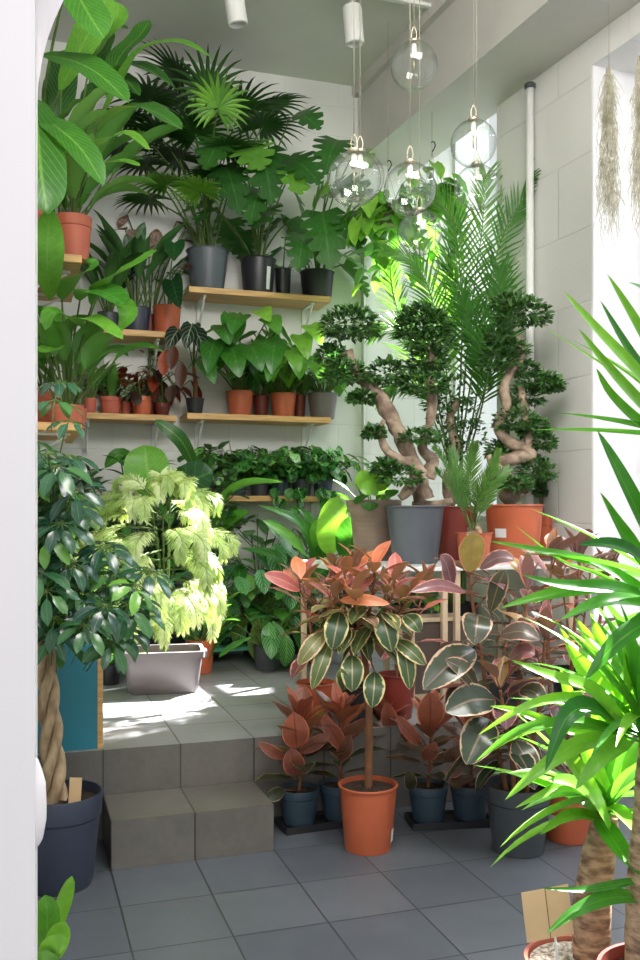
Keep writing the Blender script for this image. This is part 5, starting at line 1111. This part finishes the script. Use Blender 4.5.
hero(mb, r, [([(625, 725, 1.95), (590, 690, 1.9), (550, 676, 1.85), (511, 660, 1.82)], .042, .85), ([(625, 720, 2.0), (598, 690, 2.05), (575, 655, 2.1), (560, 628, 2.1)], .05, 1), ([(628, 718, 2.0), (605, 680, 2.1), (588, 640, 2.15), (575, 618, 2.15)], .05, .95), ([(622, 728, 1.95), (590, 708, 1.85), (565, 720, 1.8), (545, 772, 1.78)], .055, .1), ([(620, 730, 1.95), (580, 700, 1.9), (530, 705, 1.85), (478, 735, 1.85)], .03, .9), ([(622, 732, 1.95), (575, 722, 1.88), (520, 730, 1.85), (475, 762, 1.85)], .028, .6), ([(622, 730, 2.0), (570, 730, 2.0), (520, 712, 2.0), (490, 706, 2.0)], .03, 1), ([(630, 715, 2.0), (615, 670, 2.05), (600, 640, 2.1), (590, 612, 2.1)], .045, .9), ([(632, 715, 2.0), (630, 670, 1.95), (622, 630, 1.92)], .045, .8), ([(625, 735, 1.95), (580, 745, 1.85), (540, 770, 1.8), (505, 800, 1.78)], .04, .8), ([(628, 740, 1.9), (600, 760, 1.8), (575, 790, 1.78)], .04, .7),
             ([(640, 860, 1.95), (610, 850, 1.85), (580, 880, 1.82), (548, 935, 1.8)], .03, .5) if False else ([(640, 898, 1.95), (610, 898, 1.85), (575, 912, 1.78), (546, 934, 1.74)], .036, .45), ([(640, 880, 1.95), (610, 886, 1.85), (580, 890, 1.8), (540, 888, 1.78)], .02, .35)], 2)
c = P(672, 600, 2.02) - pt2; crown(mb, c, 9, .40, .04, (-5, 70), (60, 200), (.0, .6), (.2, .8))
hero(mb, r, [([(660, 600, 2.0), (600, 566, 1.95), (545, 552, 1.9), (488, 541, 1.88)], .032, .55), ([(660, 602, 2.0), (620, 590, 1.9), (560, 585, 1.85), (522, 575, 1.82)], .04, .45), ([(660, 605, 2.0), (610, 588, 1.9), (550, 595, 1.85), (500, 608, 1.82)], .045, .6), ([(665, 600, 1.95), (640, 560, 1.85), (610, 545, 1.8), (578, 545, 1.78)], .055, .05), ([(668, 595, 1.95), (645, 530, 1.85), (620, 475, 1.8), (597, 430, 1.78)], .055, .3), ([(668, 600, 1.95), (640, 560, 1.88), (618, 525, 1.85), (600, 492, 1.82)], .05, .5), ([(660, 608, 1.9), (610, 600, 1.8), (560, 620, 1.78)], .04, .5), ([(668, 610, 1.9), (620, 640, 1.8), (585, 680, 1.78)], .045, .3), ([(668, 590, 1.95), (655, 520, 1.85), (640, 470, 1.8)], .05, .4), ([(660, 606, 1.95), (600, 575, 2.0), (560, 560, 2.02), (515, 525, 2.05)], .012, .7)], 2)
c = P(702, 460, 1.95) - pt2; crown(mb, c, 8, .4, .045, (10, 80), (60, 200), (.2, .8), (.1, .6))
hero(mb, r, [([(695, 455, 1.9), (645, 385, 1.8), (600, 335, 1.75), (563, 291, 1.72)], .055, .85), ([(695, 460, 1.9), (640, 405, 1.85), (605, 365, 1.82), (578, 328, 1.8)], .045, .8), ([(700, 450, 1.9), (660, 370, 1.8), (630, 315, 1.75), (607, 274, 1.72)], .05, .75), ([(698, 450, 1.95), (655, 390, 1.95), (625, 345, 1.92), (600, 300, 1.9)], .04, .2), ([(695, 465, 1.9), (640, 425, 1.85), (610, 395, 1.82), (596, 368, 1.8)], .045, .6), ([(702, 445, 1.9), (680, 350, 1.8), (655, 300, 1.75), (628, 282, 1.72)], .05, .4), ([(694, 462, 1.95), (620, 380, 1.95), (580, 350, 1.95), (540, 325, 1.95)], .009, .9)], 2)
fin(mb, r, 'yuc')
# small card on a stick
c = P(549, 912, 2.02); r = root('card_sign', 'blank tan card sign on a white stick in front of the yucca', 'card sign', (c.x + .018, c.y, .28)); r.rotation_euler = (0, math.radians(-7), math.radians(8))
w, h2 = .054, .055; zc = c.z - .28
m = MB(); m.box(-w, w, -.0015, .0015, zc - h2, zc + h2); o = m.build('card', M['card'], r, False)
m = MB(); m.box(-.0008, .0008, -.0022, -.0014, zc - h2, zc + h2); m.build('fold_line', M['stem'], o, False)
m = MB(); m.tube([V((.012, .004, -.0)), V((.012, .004, zc + .02))], .0025, 8); m.build('stick', M['white'], r)

# ================================================================== light and camera
w = bpy.data.worlds.new('world'); bpy.context.scene.world = w; w.use_nodes = True; nt = w.node_tree; bg = nt.nodes['Background']
bg.inputs[0].default_value = (.90, .95, .92, 1); bg.inputs[1].default_value = 1.0
def area(name, loc, aim, sx, sy, power, col=(1, 1, 1)):
    l = bpy.data.lights.new(name, 'AREA'); l.shape = 'RECTANGLE'; l.size = sx; l.size_y = sy; l.energy = power; l.color = col
    o = bpy.data.objects.new(name, l); C.objects.link(o); o.location = loc; o.rotation_euler = (V(aim) - V(loc)).to_track_quat('-Z', 'Y').to_euler(); return o
def spotl(name, loc, aim, power, ang, rad, col=(1, .97, .9), blend=.15):
    l = bpy.data.lights.new(name, 'SPOT'); l.energy = power; l.spot_size = math.radians(ang); l.spot_blend = blend; l.shadow_soft_size = rad; l.color = col
    o = bpy.data.objects.new(name, l); C.objects.link(o); o.location = loc; o.rotation_euler = (V(aim) - V(loc)).to_track_quat('-Z', 'Y').to_euler(); return o
area('sky_far_window', RW(2.4, .3, 6.4), RW(-.6, .8, 1.6), 2.6, 2.2, 420, (.95, 1, .98))
area('sky_near_window', RW(2.6, 4.2, 6.0), RW(-1, 4.4, 1.0), 4.2, 2.4, 330, (.95, .97, 1))
area('room_fill', V((.5, 1.9, 3.9)), V((-.3, 5.2, 1.0)), 2.0, 1.2, 140, (1, .97, .92))
area('front_room_fill', V((.3, -1.6, 2.9)), V((0, 3.5, .8)), 2.2, 1.6, 45, (1, .97, .98))  # unseen fill lamp added behind the camera to brighten the doorway wall
fernP = V((-.78, 4.75, .95)); dS = V((1.8, 1.95, 2.4)).normalized()
spotl('sun_far_window', fernP + dS * 9, fernP + V((-.08, -.05, -.15)), 66000, 6.6, .04)
flP = onz(185, 698, UP_Z)
spotl('sun_floor_patch', flP + dS * 9, flP, 62000, 4.6, .04)
yP = V((.46, 2.0, .70)); dY = V((1.6, 1.55, 1.9)).normalized()
spotl('sun_near_window', yP + dY * 9, yP, 40000, 6.0, .04)
cam = bpy.data.cameras.new('camera'); co = bpy.data.objects.new('camera', cam); C.objects.link(co); co.location = (0, 0, H); co.rotation_euler = (PI / 2, 0, 0)
cam.sensor_fit = 'VERTICAL'; cam.sensor_height = 36; cam.lens = F / 960 * 36; cam.shift_y = (CY - 480) / 960; cam.clip_start = .05
bpy.context.scene.camera = co
sc = bpy.context.scene; sc.view_settings.view_transform = 'Standard'; sc.view_settings.exposure = 0.0; sc.view_settings.look = 'None'
